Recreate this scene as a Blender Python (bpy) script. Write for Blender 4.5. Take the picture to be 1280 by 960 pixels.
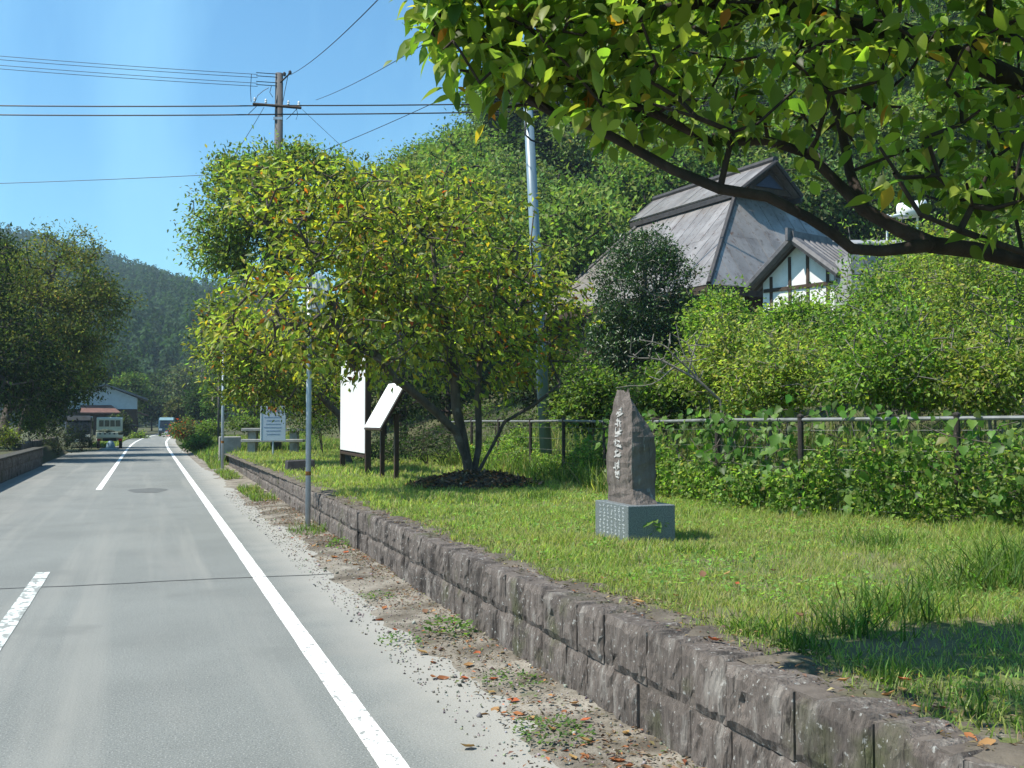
import bpy, bmesh, math, random
import numpy as np
from mathutils import Vector, Matrix

# ------------------------------------------------------------------ clear
for o in list(bpy.data.objects):
    bpy.data.objects.remove(o, do_unlink=True)
SC = bpy.context.scene
C = SC.collection
rng = np.random.default_rng(11)
random.seed(5)

# ------------------------------------------------------------------ camera
F, H = 1244.0, 1.62                       # focal length in photo pixels, eye height
YAW, PIT = math.radians(20.09), math.radians(2.07)
cd = bpy.data.cameras.new('camera')
cam = bpy.data.objects.new('camera', cd)
C.objects.link(cam)
cam.location = (0, 0, H)
cam.rotation_euler = (math.pi / 2 + PIT, 0, -YAW)
cd.sensor_width = 36
cd.lens = 36 * F / 1280
cd.clip_start, cd.clip_end = 0.05, 6000
SC.camera = cam
SC.render.resolution_x, SC.render.resolution_y = 1024, 768

# ------------------------------------------------------------------ light
SUN_EL, SUN_LEFT = 57.0, 83.0             # elevation, degrees left of the road direction (+Y)
SUN_DIR = Vector((-math.sin(math.radians(SUN_LEFT)) * math.cos(math.radians(SUN_EL)),
                  math.cos(math.radians(SUN_LEFT)) * math.cos(math.radians(SUN_EL)),
                  math.sin(math.radians(SUN_EL))))
w = bpy.data.worlds.new('World')
SC.world = w
w.use_nodes = True
nt = w.node_tree
bg = nt.nodes['Background']
sky = nt.nodes.new('ShaderNodeTexSky')
sky.sky_type = 'NISHITA'
sky.sun_disc = False
sky.sun_elevation = math.radians(SUN_EL)
sky.sun_rotation = math.radians(-SUN_LEFT)
sky.altitude = 100
sky.air_density = 1.25
sky.dust_density = 0.35
sky.ozone_density = 1.6
# thin high cloud wisps over the whole sky
tc = nt.nodes.new('ShaderNodeTexCoord')
mp = nt.nodes.new('ShaderNodeMapping')
mp.inputs['Scale'].default_value = (5.5, 2.0, 1.3)
mp.inputs['Rotation'].default_value = (0.3, 0.15, 0.35)
nz = nt.nodes.new('ShaderNodeTexNoise')
nz.inputs['Scale'].default_value = 1.1
nz.inputs['Detail'].default_value = 7
nz.inputs['Roughness'].default_value = 0.55
rmp = nt.nodes.new('ShaderNodeValToRGB')
rmp.color_ramp.elements[0].position = 0.5
rmp.color_ramp.elements[0].color = (0, 0, 0, 1)
rmp.color_ramp.elements[1].position = 0.85
rmp.color_ramp.elements[1].color = (0.3, 0.3, 0.3, 1)
mx = nt.nodes.new('ShaderNodeMixRGB')
mx.inputs['Color2'].default_value = (8.0, 8.6, 9.0, 1)
nt.links.new(tc.outputs['Generated'], mp.inputs['Vector'])
nt.links.new(mp.outputs['Vector'], nz.inputs['Vector'])
nt.links.new(nz.outputs['Fac'], rmp.inputs['Fac'])
nt.links.new(rmp.outputs['Color'], mx.inputs['Fac'])
nt.links.new(sky.outputs['Color'], mx.inputs['Color1'])
wb = nt.nodes.new('ShaderNodeMixRGB')          # the camera's white balance: a touch towards cyan
wb.blend_type = 'MULTIPLY'
wb.inputs['Fac'].default_value = 1
wb.inputs['Color2'].default_value = (.56, 1.0, 1.17, 1)
nt.links.new(mx.outputs['Color'], wb.inputs['Color1'])
nt.links.new(wb.outputs['Color'], bg.inputs['Color'])
bg.inputs['Strength'].default_value = 0.085

sd = bpy.data.lights.new('sun', 'SUN')
sd.energy = 4.8
sd.angle = math.radians(0.53)
sd.color = (1.0, 0.95, 0.86)
sun = bpy.data.objects.new('sun', sd)
C.objects.link(sun)
sun.rotation_euler = SUN_DIR.to_track_quat('Z', 'Y').to_euler()
sun.location = (0, 0, 60)

vs = SC.view_settings
vs.view_transform = 'Standard'
vs.look = 'None'
vs.exposure = 0.85
vs.gamma = 1
vs.use_curve_mapping = False
SC.render.engine = 'CYCLES'
SC.cycles.max_bounces = 6
SC.cycles.transparent_max_bounces = 6
SC.cycles.volume_bounces = 0

# ------------------------------------------------------------------ picture -> place
CY, SY, CP, SP = math.cos(YAW), math.sin(YAW), math.cos(PIT), math.sin(PIT)


def ray(px, py):
    x, y = (px - 640) / F, (480 - py) / F
    fw, up = CP - y * SP, SP + y * CP
    return Vector((x * CY + fw * SY, -x * SY + fw * CY, up))


def G(px, py, z=0.0):                      # point on the level z seen at a pixel
    d = ray(px, py)
    t = (z - H) / d.z
    return Vector((d.x * t, d.y * t, z))


def A(px, py, D):                          # point at camera depth D seen at a pixel
    return Vector((0, 0, H)) + ray(px, py) * D


def latdep(x, y):
    return x * CY - y * SY, x * SY + y * CY


def sstep(a, b, x):
    t = np.clip((x - a) / (b - a), 0, 1)
    return t * t * (3 - 2 * t)


# ------------------------------------------------------------------ mesh helpers
class MB:
    def __init__(self):
        self.v, self.f = [], []

    def add(self, vs_, fs):
        n = len(self.v)
        self.v += [tuple(p) for p in vs_]
        self.f += [tuple(i + n for i in f) for f in fs]
        return self

    def box(self, c, s, rz=0.0, m=None):
        hx, hy, hz = s[0] / 2, s[1] / 2, s[2] / 2
        vv = [Vector((x, y, z)) for x in (-hx, hx) for y in (-hy, hy) for z in (-hz, hz)]
        R = m or Matrix.Rotation(rz, 3, 'Z')
        vv = [R @ p + Vector(c) for p in vv]
        return self.add(vv, [(0, 1, 3, 2), (4, 6, 7, 5), (0, 4, 5, 1), (2, 3, 7, 6), (0, 2, 6, 4), (1, 5, 7, 3)])

    def tube(self, pts, rad, n=8, cap=True):
        pts = [Vector(p) for p in pts]
        k = len(pts)
        if not hasattr(rad, '__len__'):
            rad = [rad] * k
        base = len(self.v)
        up = Vector((0, 0, 1))
        for i, p in enumerate(pts):
            t = (pts[min(i + 1, k - 1)] - pts[max(i - 1, 0)])
            t = t.normalized() if t.length > 1e-9 else Vector((0, 0, 1))
            a = t.cross(up if abs(t.z) < 0.95 else Vector((1, 0, 0))).normalized()
            b = t.cross(a)
            for j in range(n):
                an = 2 * math.pi * j / n
                q = p + (a * math.cos(an) + b * math.sin(an)) * rad[i]
                self.v.append((q.x, q.y, q.z))
        for i in range(k - 1):
            for j in range(n):
                j2 = (j + 1) % n
                self.f.append((base + i * n + j, base + i * n + j2, base + (i + 1) * n + j2, base + (i + 1) * n + j))
        if cap:
            self.f.append(tuple(base + j for j in range(n))[::-1])
            self.f.append(tuple(base + (k - 1) * n + j for j in range(n)))
        return self

    def prism(self, poly, d):               # polygon (list of Vector) pushed along d
        n = len(poly)
        d = Vector(d)
        vv = [Vector(p) for p in poly] + [Vector(p) + d for p in poly]
        fs = [tuple(range(n))[::-1], tuple(range(n, 2 * n))]
        fs += [(i, (i + 1) % n, n + (i + 1) % n, n + i) for i in range(n)]
        return self.add(vv, fs)

    def lathe(self, prof, c=(0, 0, 0), n=16, m=None):
        base = len(self.v)
        for r, z in prof:
            for j in range(n):
                a = 2 * math.pi * j / n
                p = Vector((r * math.cos(a), r * math.sin(a), z))
                if m:
                    p = m @ p
                p += Vector(c)
                self.v.append(tuple(p))
        for i in range(len(prof) - 1):
            for j in range(n):
                j2 = (j + 1) % n
                self.f.append((base + i * n + j, base + i * n + j2, base + (i + 1) * n + j2, base + (i + 1) * n + j))
        self.f.append(tuple(base + j for j in range(n))[::-1])
        self.f.append(tuple(base + (len(prof) - 1) * n + j for j in range(n)))
        return self

    def mesh(self, name, mat, smooth=False, bevel=0.0):
        me = bpy.data.meshes.new(name)
        me.from_pydata(self.v, [], self.f)
        bm = bmesh.new()
        bm.from_mesh(me)
        bmesh.ops.recalc_face_normals(bm, faces=bm.faces)
        if bevel:
            bmesh.ops.bevel(bm, geom=list(bm.edges), offset=bevel, segments=1, affect='EDGES', clamp_overlap=True)
        bm.to_mesh(me)
        bm.free()
        if smooth:
            me.polygons.foreach_set('use_smooth', [True] * len(me.polygons))
        if mat:
            me.materials.append(mat)
        return me

    def obj(self, name, mat, parent=None, smooth=False, bevel=0.0):
        return link(name, self.mesh(name, mat, smooth, bevel), parent)


def link(name, me, parent=None):
    o = bpy.data.objects.new(name, me)
    C.objects.link(o)
    if parent:
        o.parent = parent
    return o


def tag(o, label, cat, group=None):
    o['label'] = label
    o['category'] = cat
    if group:
        o['group'] = group
    return o


def thing(name, label, cat, loc=(0, 0, 0), rz=0.0, group=None):
    o = bpy.data.objects.new(name, None)
    C.objects.link(o)
    o.location = loc
    o.rotation_euler = (0, 0, rz)
    o.empty_display_size = 0.2
    return tag(o, label, cat, group)


def structure(o):
    o['kind'] = 'structure'
    return o


def stuff(o, label=None, cat=None):
    o['kind'] = 'stuff'
    if label:
        tag(o, label, cat)
    return o


def copy_tree(o, parent=None):
    c = o.copy()
    C.objects.link(c)
    c.parent = parent
    for ch in o.children:
        copy_tree(ch, c)
    return c


# numpy mesh: many copies of one small template
def np_mesh(name, V, faces, cols, mat, smooth=False):
    """V (N,k,3), faces: list of index tuples into k, cols (N,3)"""
    N, k, _ = V.shape
    me = bpy.data.meshes.new(name)
    me.vertices.add(N * k)
    me.vertices.foreach_set('co', np.ascontiguousarray(V, dtype=np.float32).ravel())
    lens = np.array([len(f) for f in faces])
    flat = np.concatenate([np.array(f) for f in faces])
    L = len(flat)
    idx = (flat[None, :] + (np.arange(N) * k)[:, None]).ravel().astype(np.int32)
    me.loops.add(len(idx))
    me.loops.foreach_set('vertex_index', idx)
    starts = np.concatenate([[0], np.cumsum(lens)[:-1]])
    ls = (starts[None, :] + (np.arange(N) * L)[:, None]).ravel().astype(np.int32)
    me.polygons.add(N * len(faces))
    me.polygons.foreach_set('loop_start', ls)
    me.polygons.foreach_set('loop_total', np.tile(lens, N).astype(np.int32))
    me.update(calc_edges=True)
    if cols is not None:
        at = me.attributes.new('Col', 'FLOAT_COLOR', 'POINT')
        cc = np.ones((N, k, 4), dtype=np.float32)
        cc[:, :, :3] = cols[:, None, :]
        at.data.foreach_set('color', cc.ravel())
    if smooth:
        me.polygons.foreach_set('use_smooth', np.ones(len(me.polygons), dtype=bool))
    me.materials.append(mat)
    return me


def nrm(a):
    return a / np.maximum(np.linalg.norm(a, axis=-1, keepdims=True), 1e-9)


def frames(d, r=None):
    d = nrm(d)
    if r is None:
        r = rng.normal(size=d.shape)
    s = nrm(np.cross(d, r))
    n = np.cross(s, d)
    flip = np.sign(n[:, 2:3] + 1e-6)
    return d, s * flip, n * flip


def inst(T, P, d, s, n, L, Wd):
    T = np.asarray(T, dtype=float)
    L = np.asarray(L)[:, None, None]
    Wd = np.asarray(Wd)[:, None, None]
    return (P[:, None, :] + L * T[None, :, 0:1] * d[:, None, :] + Wd * T[None, :, 1:2] * s[:, None, :]
            + L * T[None, :, 2:3] * n[:, None, :])


LEAF4 = [(0, 0, 0), (.45, .5, .09), (1, 0, -.10), (.45, -.5, .09)]
LEAF4F = [(0, 2, 1), (0, 3, 2)]
LEAF8 = [(0, 0, 0), (.22, .38, .07), (.6, .46, .06), (1, 0, -.16), (.6, -.46, .06), (.22, -.38, .07), (.28, 0, .01), (.65, 0, -.02)]
LEAF8F = [(0, 6, 1), (6, 7, 2, 1), (7, 3, 2), (0, 5, 6), (6, 5, 4, 7), (7, 4, 3)]
LEAFN = [(0, 0, 0)]
for _a, _w in ((.14, .26), (.34, .46), (.56, .45), (.78, .26), (.9, .11)):
    _z = -.16 * _a * _a
    LEAFN += [(_a, _w, _z + .16 * _w), (_a, 0, _z), (_a, -_w, _z + .16 * _w)]
LEAFN += [(1.04, 0, -.2)]
LEAFNF = [(0, 2, 1), (0, 3, 2)]
for _i in range(4):
    _b = 1 + 3 * _i
    LEAFNF += [(_b, _b + 1, _b + 4, _b + 3), (_b + 1, _b + 2, _b + 5, _b + 4)]
LEAFNF += [(13, 14, 16), (14, 15, 16)]
BLADE = [(0, .5, 0), (0, -.5, 0), (.55, .36, .0), (.55, -.36, .0), (1, 0, -.28)]
BLADEF = [(0, 1, 3, 2), (2, 3, 4)]


def pick_cols(n, base, var=0.25, alt=(), seed=None):
    """base colour with brightness spread; alt = [(colour, share), ...]"""
    c = np.tile(np.array(base, dtype=float), (n, 1))
    u = rng.random(n)
    a = 0.0
    for col, sh in alt:
        m = (u >= a) & (u < a + sh)
        c[m] = col
        a += sh
    c *= (1 + var * rng.normal(size=(n, 1))).clip(.35, 1.9)
    c *= 1 + 0.10 * rng.normal(size=(n, 3))
    return c.clip(.004, .9)


# ------------------------------------------------------------------ materials
def mat_new(name):
    m = bpy.data.materials.new(name)
    m.use_nodes = True
    return m, m.node_tree, m.node_tree.nodes['Principled BSDF']


def surf(name, col, col2=None, scale=3.0, rough=0.8, bump=0.3, bscale=None, detail=6, spec=0.3, metal=0.0, lo=.35, hi=.65,
         stretch=None, rand=0.0, dist=0.02, world=False, layers=()):
    """plain procedural surface: two colours mixed by noise, bump, optional per-object brightness spread and stain layers
    layers: (colour, noise scale, lo, hi, stretch)"""
    m, t, b = mat_new(name)
    N, Lk = t.nodes, t.links
    co = N.new('ShaderNodeTexCoord')
    src = co.outputs['Object']
    if world:
        src = N.new('ShaderNodeNewGeometry').outputs['Position']

    def noise(sc, st=None, de=detail):
        mpn = N.new('ShaderNodeMapping')
        mpn.inputs['Scale'].default_value = st or (1, 1, 1)
        Lk.new(src, mpn.inputs['Vector'])
        q = N.new('ShaderNodeTexNoise')
        q.inputs['Scale'].default_value = sc
        q.inputs['Detail'].default_value = de
        q.inputs['Roughness'].default_value = .6
        Lk.new(mpn.outputs['Vector'], q.inputs['Vector'])
        return q.outputs['Fac']

    def ramp(fac, a, c):
        r = N.new('ShaderNodeMapRange')
        r.inputs['From Min'].default_value = a
        r.inputs['From Max'].default_value = c
        Lk.new(fac, r.inputs['Value'])
        return r.outputs['Result']

    def mix(fac, c1, c2):
        q = N.new('ShaderNodeMixRGB')
        for inp, c in ((q.inputs['Color1'], c1), (q.inputs['Color2'], c2)):
            if isinstance(c, tuple):
                inp.default_value = (*c, 1)
            else:
                Lk.new(c, inp)
        Lk.new(fac, q.inputs['Fac'])
        return q.outputs['Color']
    c2 = col2 or tuple(v * .7 for v in col)
    out = mix(ramp(noise(scale, stretch), lo, hi), col, c2)
    for lc, sc, a, e, st in layers:
        out = mix(ramp(noise(sc, st), a, e), out, lc)
    if rand:
        oi = N.new('ShaderNodeObjectInfo')
        r = N.new('ShaderNodeMapRange')
        r.inputs['To Min'].default_value = 1 - rand
        r.inputs['To Max'].default_value = 1 + rand
        Lk.new(oi.outputs['Random'], r.inputs['Value'])
        hs = N.new('ShaderNodeHueSaturation')
        Lk.new(r.outputs['Result'], hs.inputs['Value'])
        Lk.new(out, hs.inputs['Color'])
        out = hs.outputs['Color']
    Lk.new(out, b.inputs['Base Color'])
    b.inputs['Roughness'].default_value = rough
    b.inputs['Specular IOR Level'].default_value = spec
    b.inputs['Metallic'].default_value = metal
    if bump:
        bn = N.new('ShaderNodeBump')
        bn.inputs['Strength'].default_value = bump
        bn.inputs['Distance'].default_value = dist
        Lk.new(noise(bscale or scale * 6, stretch, 8), bn.inputs['Height'])
        Lk.new(bn.outputs['Normal'], b.inputs['Normal'])
    return m


def leafmat(name, trans=0.55, rough=0.45, spec=0.28, tint=(1.6, 1.8, .8)):
    m, t, b = mat_new(name)
    N, Lk = t.nodes, t.links
    at = N.new('ShaderNodeAttribute')
    at.attribute_name = 'Col'
    Lk.new(at.outputs['Color'], b.inputs['Base Color'])
    b.inputs['Roughness'].default_value = rough
    b.inputs['Specular IOR Level'].default_value = spec
    tr = N.new('ShaderNodeBsdfTranslucent')
    mu = N.new('ShaderNodeMixRGB')
    mu.blend_type = 'MULTIPLY'
    mu.inputs['Fac'].default_value = 1
    mu.inputs['Color2'].default_value = (*tint, 1)
    Lk.new(at.outputs['Color'], mu.inputs['Color1'])
    Lk.new(mu.outputs['Color'], tr.inputs['Color'])
    ms = N.new('ShaderNodeMixShader')
    ms.inputs['Fac'].default_value = trans
    Lk.new(b.outputs['BSDF'], ms.inputs[1])
    Lk.new(tr.outputs['BSDF'], ms.inputs[2])
    Lk.new(ms.outputs['Shader'], N['Material Output'].inputs['Surface'])
    return m


M = {}
M['leaf'] = leafmat('leaf_surface')
M['leaf_gloss'] = leafmat('glossy_leaf_surface', .2, .38, .42)
M['grass'] = leafmat('grass_surface', .5, .55, .25)
M['leaf_far'] = leafmat('distant_leaf_surface', .3, .8, .08)
M['litter'] = leafmat('dry_leaf_surface', .15, .7, .2, (1.1, 1, .8))
M['bark'] = surf('bark', (.115, .09, .07), (.05, .04, .032), 9, .9, .8, 30, stretch=(1, 1, .35), dist=.02,
                 layers=[((.16, .15, .13), 5, .58, .7, None)])
M['bark_dark'] = surf('dark_bark', (.05, .036, .028), (.02, .016, .013), 9, .9, .8, 30, stretch=(1, 1, .35))
M['bark_grey'] = surf('grey_bark', (.2, .18, .15), (.11, .1, .085), 9, .9, .5, 30, stretch=(1, 1, .35))
M['concrete'] = surf('concrete', (.33, .32, .30), (.22, .215, .2), 4, .9, .4, 40, layers=[((.12, .11, .09), 2.2, .55, .75, None)])
M['granite'] = surf('granite', (.17, .19, .195), (.09, .105, .11), 90, .45, .15, 200, detail=3, spec=.5, lo=.42, hi=.58)
M['stone'] = surf('standing_stone_surface', (.165, .138, .122), (.09, .074, .064), 6, .8, .9, 22, stretch=(1.6, 1.6, .5), dist=.03,
                  layers=[((.28, .26, .23), 9, .6, .72, (2, 2, .6)), ((.05, .04, .035), 7, .62, .75, (2.5, 2.5, .4))])
M['white_paint'] = surf('white_sign_face', (.8, .8, .8), (.72, .73, .73), 3, .35, .02, 20, spec=.5)
M['steel'] = surf('galvanised_steel', (.42, .47, .52), (.33, .38, .43), 8, .45, .08, 60, spec=.5, metal=.25)
M['rail'] = surf('weathered_rail', (.20, .21, .21), (.13, .135, .13), 8, .6, .1, 60, metal=.1)
M['pole_blue'] = surf('painted_lamp_post', (.17, .24, .29), (.13, .19, .235), 3, .4, .06, 40, spec=.5, stretch=(1, 1, .3))
M['brown_metal'] = surf('brown_painted_steel', (.055, .028, .02), (.03, .018, .014), 12, .5, .15, 80, spec=.4)
M['dark_post'] = surf('dark_brown_fence_paint', (.045, .035, .03), (.025, .02, .018), 14, .6, .2, 90,
                      layers=[((.16, .13, .1), 30, .62, .72, None)])
M['wire'] = surf('cable_sheath', (.02, .02, .022), None, 20, .6, 0)
M['mesh_wire'] = surf('fence_wire', (.24, .25, .23), (.17, .17, .15), 20, .5, 0, metal=.4)
M['pole_conc'] = surf('utility_pole_concrete', (.13, .12, .115), (.085, .08, .075), 3, .85, .2, 30, stretch=(1, 1, .2))
M['soil'] = surf('bare_soil', (.12, .095, .07), (.06, .048, .036), 5, 1, .8, 40, world=True, dist=.03)


# ------------------------------------------------------------------ ground levels
def lawn_z(x, y):
    base = np.interp(y, [0, 4, 12, 24, 36], [.55, .545, .50, .47, .44])
    base = base + .10 * np.exp(-(((x - 5.2) / .85) ** 2 + ((y - 16.0) / .7) ** 2))            # mound at the tree foot
    return base + .018 * np.sin(x * 2.1 + y * .7) * np.sin(y * 1.3 - x * .4)


def hill_z(x, y):
    la, de = latdep(x, y)
    r = (.8 + .4 * sstep(0, 14, la)) * np.maximum(0, de - 51 + .05 * np.maximum(la, 0)) * sstep(-24, 6, la) * sstep(7, 15, x)
    return 70 * (1 - np.exp(-r / 70))


def T(x, y):
    x = np.asarray(x, dtype=float)
    y = np.asarray(y, dtype=float)
    z = np.full(np.broadcast(x, y).shape, -.03)
    far = sstep(35.5, 37.5, y)
    ramp = far * sstep(2.1, 3.6, x) + (1 - far) * sstep(7.9, 8.5, x)
    z = z + ramp * .50
    z = z + sstep(8.5, 20, x) * 3.1 * sstep(-4, 6, y) * (1 - sstep(52, 80, y) * .6)
    z = z + hill_z(x, y)
    z = z + .55 * sstep(-3.62, -3.9, x) * sstep(10, 18, y) * (1 - sstep(50, 56, y))
    z = z + sstep(-8, -60, x) * 2.0
    return z


gx = np.unique(np.round(np.concatenate([np.linspace(-690, -60, 12), np.linspace(-60, -4.2, 24), [-3.9, -3.75, -3.62, -3.5], np.linspace(-3, 2, 4),
                                        [2.1, 2.6, 3.1, 3.6], np.linspace(4.2, 7.8, 5), [7.9, 8.1, 8.3, 8.5], np.linspace(9, 100, 70),
                                        np.linspace(110, 690, 12)]), 3))
gy = np.unique(np.round(np.concatenate([np.linspace(-55, 8, 10), np.linspace(10, 58, 36), [35.5, 36, 36.5, 37, 37.5], np.linspace(60, 160, 50),
                                        np.linspace(170, 712, 16)]), 3))
X, Y = np.meshgrid(gx, gy)
Z = T(X, Y)
nxg, nyg = len(gx), len(gy)
ii = np.arange(nxg * nyg).reshape(nyg, nxg)
gf = np.stack([ii[:-1, :-1], ii[:-1, 1:], ii[1:, 1:], ii[1:, :-1]], -1).reshape(-1, 4)
me = bpy.data.meshes.new('ground')
me.from_pydata(np.stack([X, Y, Z], -1).reshape(-1, 3).tolist(), [], gf.tolist())
me.polygons.foreach_set('use_smooth', [True] * len(me.polygons))
M['ground'] = surf('ground_soil_and_low_green', (.055, .075, .022), (.075, .062, .038), .7, 1, .6, 12, world=True, dist=.05)
me.materials.append(M['ground'])
structure(link('ground', me))

# ------------------------------------------------------------------ road
def road_off(y):
    return np.interp(y, [-10, 58, 68, 78, 90, 102, 115, 130, 150, 185], [0, 0, .06, .2, .55, 1.1, 1.9, 3.4, 7, 18])


def strip(name, xl, xr, ys, z, mat, nx=1, parent=None, jl=None, jr=None):
    v, f = [], []
    for i, y in enumerate(ys):
        a, b = xl(y), xr(y)
        for j in range(nx + 1):
            x = a + (b - a) * j / nx
            v.append((x, y, z(x, y) if callable(z) else z))
    for i in range(len(ys) - 1):
        for j in range(nx):
            k = i * (nx + 1) + j
            f.append((k, k + 1, k + nx + 2, k + nx + 1))
    m = bpy.data.meshes.new(name)
    m.from_pydata(v, [], f)
    m.materials.append(mat)
    return link(name, m, parent)


def wob(y, s=1.0, k=0.0):
    return s * (.5 * math.sin(y * 1.7 + k) + .3 * math.sin(y * 4.3 + 1 + k) + .2 * math.sin(y * 9.7 + 2 + k))


ASPH = surf('aged_asphalt', (.172, .182, .169), (.135, .143, .133), .6, .85, .6, 90, world=True, detail=8, dist=.006,
            layers=[((.20, .20, .182), .35, .52, .72, (1.5, .35, 1)), ((.15, .158, .15), 1.1, .6, .8, (2.2, .25, 1)),
                    ((.10, .105, .10), 75, .53, .63, None), ((.27, .27, .255), 95, .54, .64, None), ((.215, .215, .195), .5, .5, .7, (4, .12, 1)), ((.135, .14, .13), .8, .58, .75, (1, 1, 1))])
# dusty right margin of the asphalt: pale dust by distance from the edge, broken up by noise
t_ = ASPH.node_tree
bs = t_.nodes['Principled BSDF']
prev = bs.inputs['Base Color'].links[0].from_socket
ge = t_.nodes.new('ShaderNodeNewGeometry')
sx = t_.nodes.new('ShaderNodeSeparateXYZ')
t_.links.new(ge.outputs['Position'], sx.inputs[0])
n1 = t_.nodes.new('ShaderNodeTexNoise')
n1.inputs['Scale'].default_value = 1.6
n1.inputs['Detail'].default_value = 6
t_.links.new(ge.outputs['Position'], n1.inputs['Vector'])
ma = t_.nodes.new('ShaderNodeMath')
ma.operation = 'MULTIPLY_ADD'
t_.links.new(n1.outputs['Fac'], ma.inputs[0])
ma.inputs[1].default_value = .55
t_.links.new(sx.outputs['X'], ma.inputs[2])
mr = t_.nodes.new('ShaderNodeMapRange')
mr.inputs['From Min'].default_value = 1.45
mr.inputs['From Max'].default_value = 2.0
mr.inputs['To Max'].default_value = .9
t_.links.new(ma.outputs[0], mr.inputs['Value'])
mm = t_.nodes.new('ShaderNodeMixRGB')
mm.inputs['Color2'].default_value = (.285, .275, .245, 1)
t_.links.new(mr.outputs['Result'], mm.inputs['Fac'])
t_.links.new(prev, mm.inputs['Color1'])
t_.links.new(mm.outputs['Color'], bs.inputs['Base Color'])

ys = list(np.concatenate([np.arange(-8, 60, .25), np.arange(60, 186, 3)]))
road = structure(strip('road', lambda y: (-7 if y < 12 else -3.75) if y < 54 else -2.0 + road_off(y) - max(0, 60 - y) * .2,
                       lambda y: 2.62 if y < 36 else 1.75 + road_off(y), ys, 0.0, ASPH, 1))
PAINT = surf('road_paint', (.78, .78, .76), (.66, .66, .63), 6, .7, .2, 90, world=True, dist=.004,
             layers=[((.24, .245, .23), 26, .54, .62, (1, .6, 1)), ((.5, .5, .48), 3, .5, .7, None)])
PAINT_WORN = surf('worn_road_paint', (.62, .66, .62), (.5, .53, .5), 5, .75, .2, 90, world=True, dist=.004,
                  layers=[((.22, .23, .215), 11, .47, .55, (1, .7, 1))])


def line(name, xc, y0, y1, wd, mat, z=.004, step=.5):
    yy = list(np.arange(y0, y1 + 1e-6, step))
    strip(name, lambda y: xc + road_off(y) - wd / 2 + .004 * wob(y * 3), lambda y: xc + road_off(y) + wd / 2 + .004 * wob(y * 3, 1, 2), yy, z, mat, 1, road)


line('edge_line', 1.10, -6, 150, .135, PAINT)
line('edge_line', -1.02, 4.2, 11.7, .135, PAINT_WORN)
line('edge_line', -1.05, 25.0, 150, .13, PAINT)
TAR = surf('tar_seam', (.06, .062, .06), (.09, .09, .087), 12, .8, .2, 60, world=True)
sv = [(x, 10.78 - .045 * (x + 3) + .02 * math.sin(x * 3) + .008 * math.sin(x * 11)) for x in np.linspace(-6.5, 1.95, 50)]
mb = MB()
for (xa, ya), (xb, yb) in zip(sv[:-1], sv[1:]):
    mb.add([(xa, ya - .014, .004), (xb, yb - .014, .004), (xb, yb + .014, .004), (xa, ya + .014, .004)], [(0, 1, 2, 3)])
me = bpy.data.meshes.new('pavement_seam')
me.from_pydata(mb.v, [], mb.f)
me.materials.append(TAR)
link('pavement_seam', me, road)
PATCH = surf('asphalt_patch', (.085, .09, .085), (.12, .125, .12), 5, .85, .3, 120, world=True)
me = bpy.data.meshes.new('asphalt_patch')
pp = [(.03 + .42 * math.cos(a) * (1 + .12 * math.sin(3 * a)), 24.4 + .8 * math.sin(a) * (1 + .1 * math.cos(5 * a)), .004) for a in np.linspace(0, 2 * math.pi, 26)[:-1]]
me.from_pydata(pp, [], [tuple(range(25))])
me.materials.append(PATCH)
link('asphalt_patch', me, road)

VERGE = surf('verge_dirt', (.26, .235, .195), (.125, .108, .083), 2.2, 1, .9, 40, world=True, detail=9, dist=.02,
             layers=[((.30, .285, .25), .8, .54, .72, None), ((.07, .057, .042), 1.1, .5, .68, None), ((.07, .085, .03), 2.6, .62, .74, None), ((.05, .04, .03), 50, .6, .68, None)])
def verge_h(x, y):
    u = 1.78 + .22 * (vn2(x, y, .9, 61) - .5) + .16 * (vn2(x, y, .25, 62) - .5)
    return float(-.03 + .05 * sstep(u - .22, u + .35, x) + .02 * sstep(2.1, 2.45, x) + .012 * (vn2(x, y, .12, 63) - .5))


def vn2(x, y, s, seed):
    global _VN
    if seed not in _VN:
        _VN[seed] = np.random.default_rng(seed).random((64, 64))
    g_ = _VN[seed]
    u, v_ = x / s, y / s
    i, j = math.floor(u), math.floor(v_)
    fu, fv = u - i, v_ - j
    fu, fv = fu * fu * (3 - 2 * fu), fv * fv * (3 - 2 * fv)
    q = lambda a, b: g_[a % 64, b % 64]
    return (q(i, j) * (1 - fu) + q(i + 1, j) * fu) * (1 - fv) + (q(i, j + 1) * (1 - fu) + q(i + 1, j + 1) * fu) * fv


_VN = {}
verge = structure(strip('verge', lambda y: 1.45 + road_off(y), lambda y: 2.66 if y < 36 else 2.3 + road_off(y), list(np.concatenate([np.arange(-2, 20, .07), np.arange(20, 60, .2)])),
                        verge_h, VERGE, 20))

# ------------------------------------------------------------------ lawn
lx = np.concatenate([[2.60], np.linspace(2.68, 8.7, 32)])
ly = np.concatenate([np.arange(-5, 36, .25), [36, 37.5]])
X, Y = np.meshgrid(lx, ly)
Z = lawn_z(X, Y) - .01
Z[-1, :] = T(X[-1, :], Y[-1, :]) + .0
ii = np.arange(X.size).reshape(X.shape)
gf = np.stack([ii[:-1, :-1], ii[:-1, 1:], ii[1:, 1:], ii[1:, :-1]], -1).reshape(-1, 4)
me = bpy.data.meshes.new('lawn')
me.from_pydata(np.stack([X, Y, Z], -1).reshape(-1, 3).tolist(), [], gf.tolist())
me.polygons.foreach_set('use_smooth', [True] * len(me.polygons))
M['lawn'] = surf('lawn_soil', (.10, .12, .04), (.14, .12, .075), 1.6, 1, .8, 30, world=True, detail=8, dist=.02, lo=.45, hi=.65,
                 layers=[((.16, .15, .065), .8, .55, .72, None)])
me.materials.append(M['lawn'])
structure(link('lawn', me))

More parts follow.
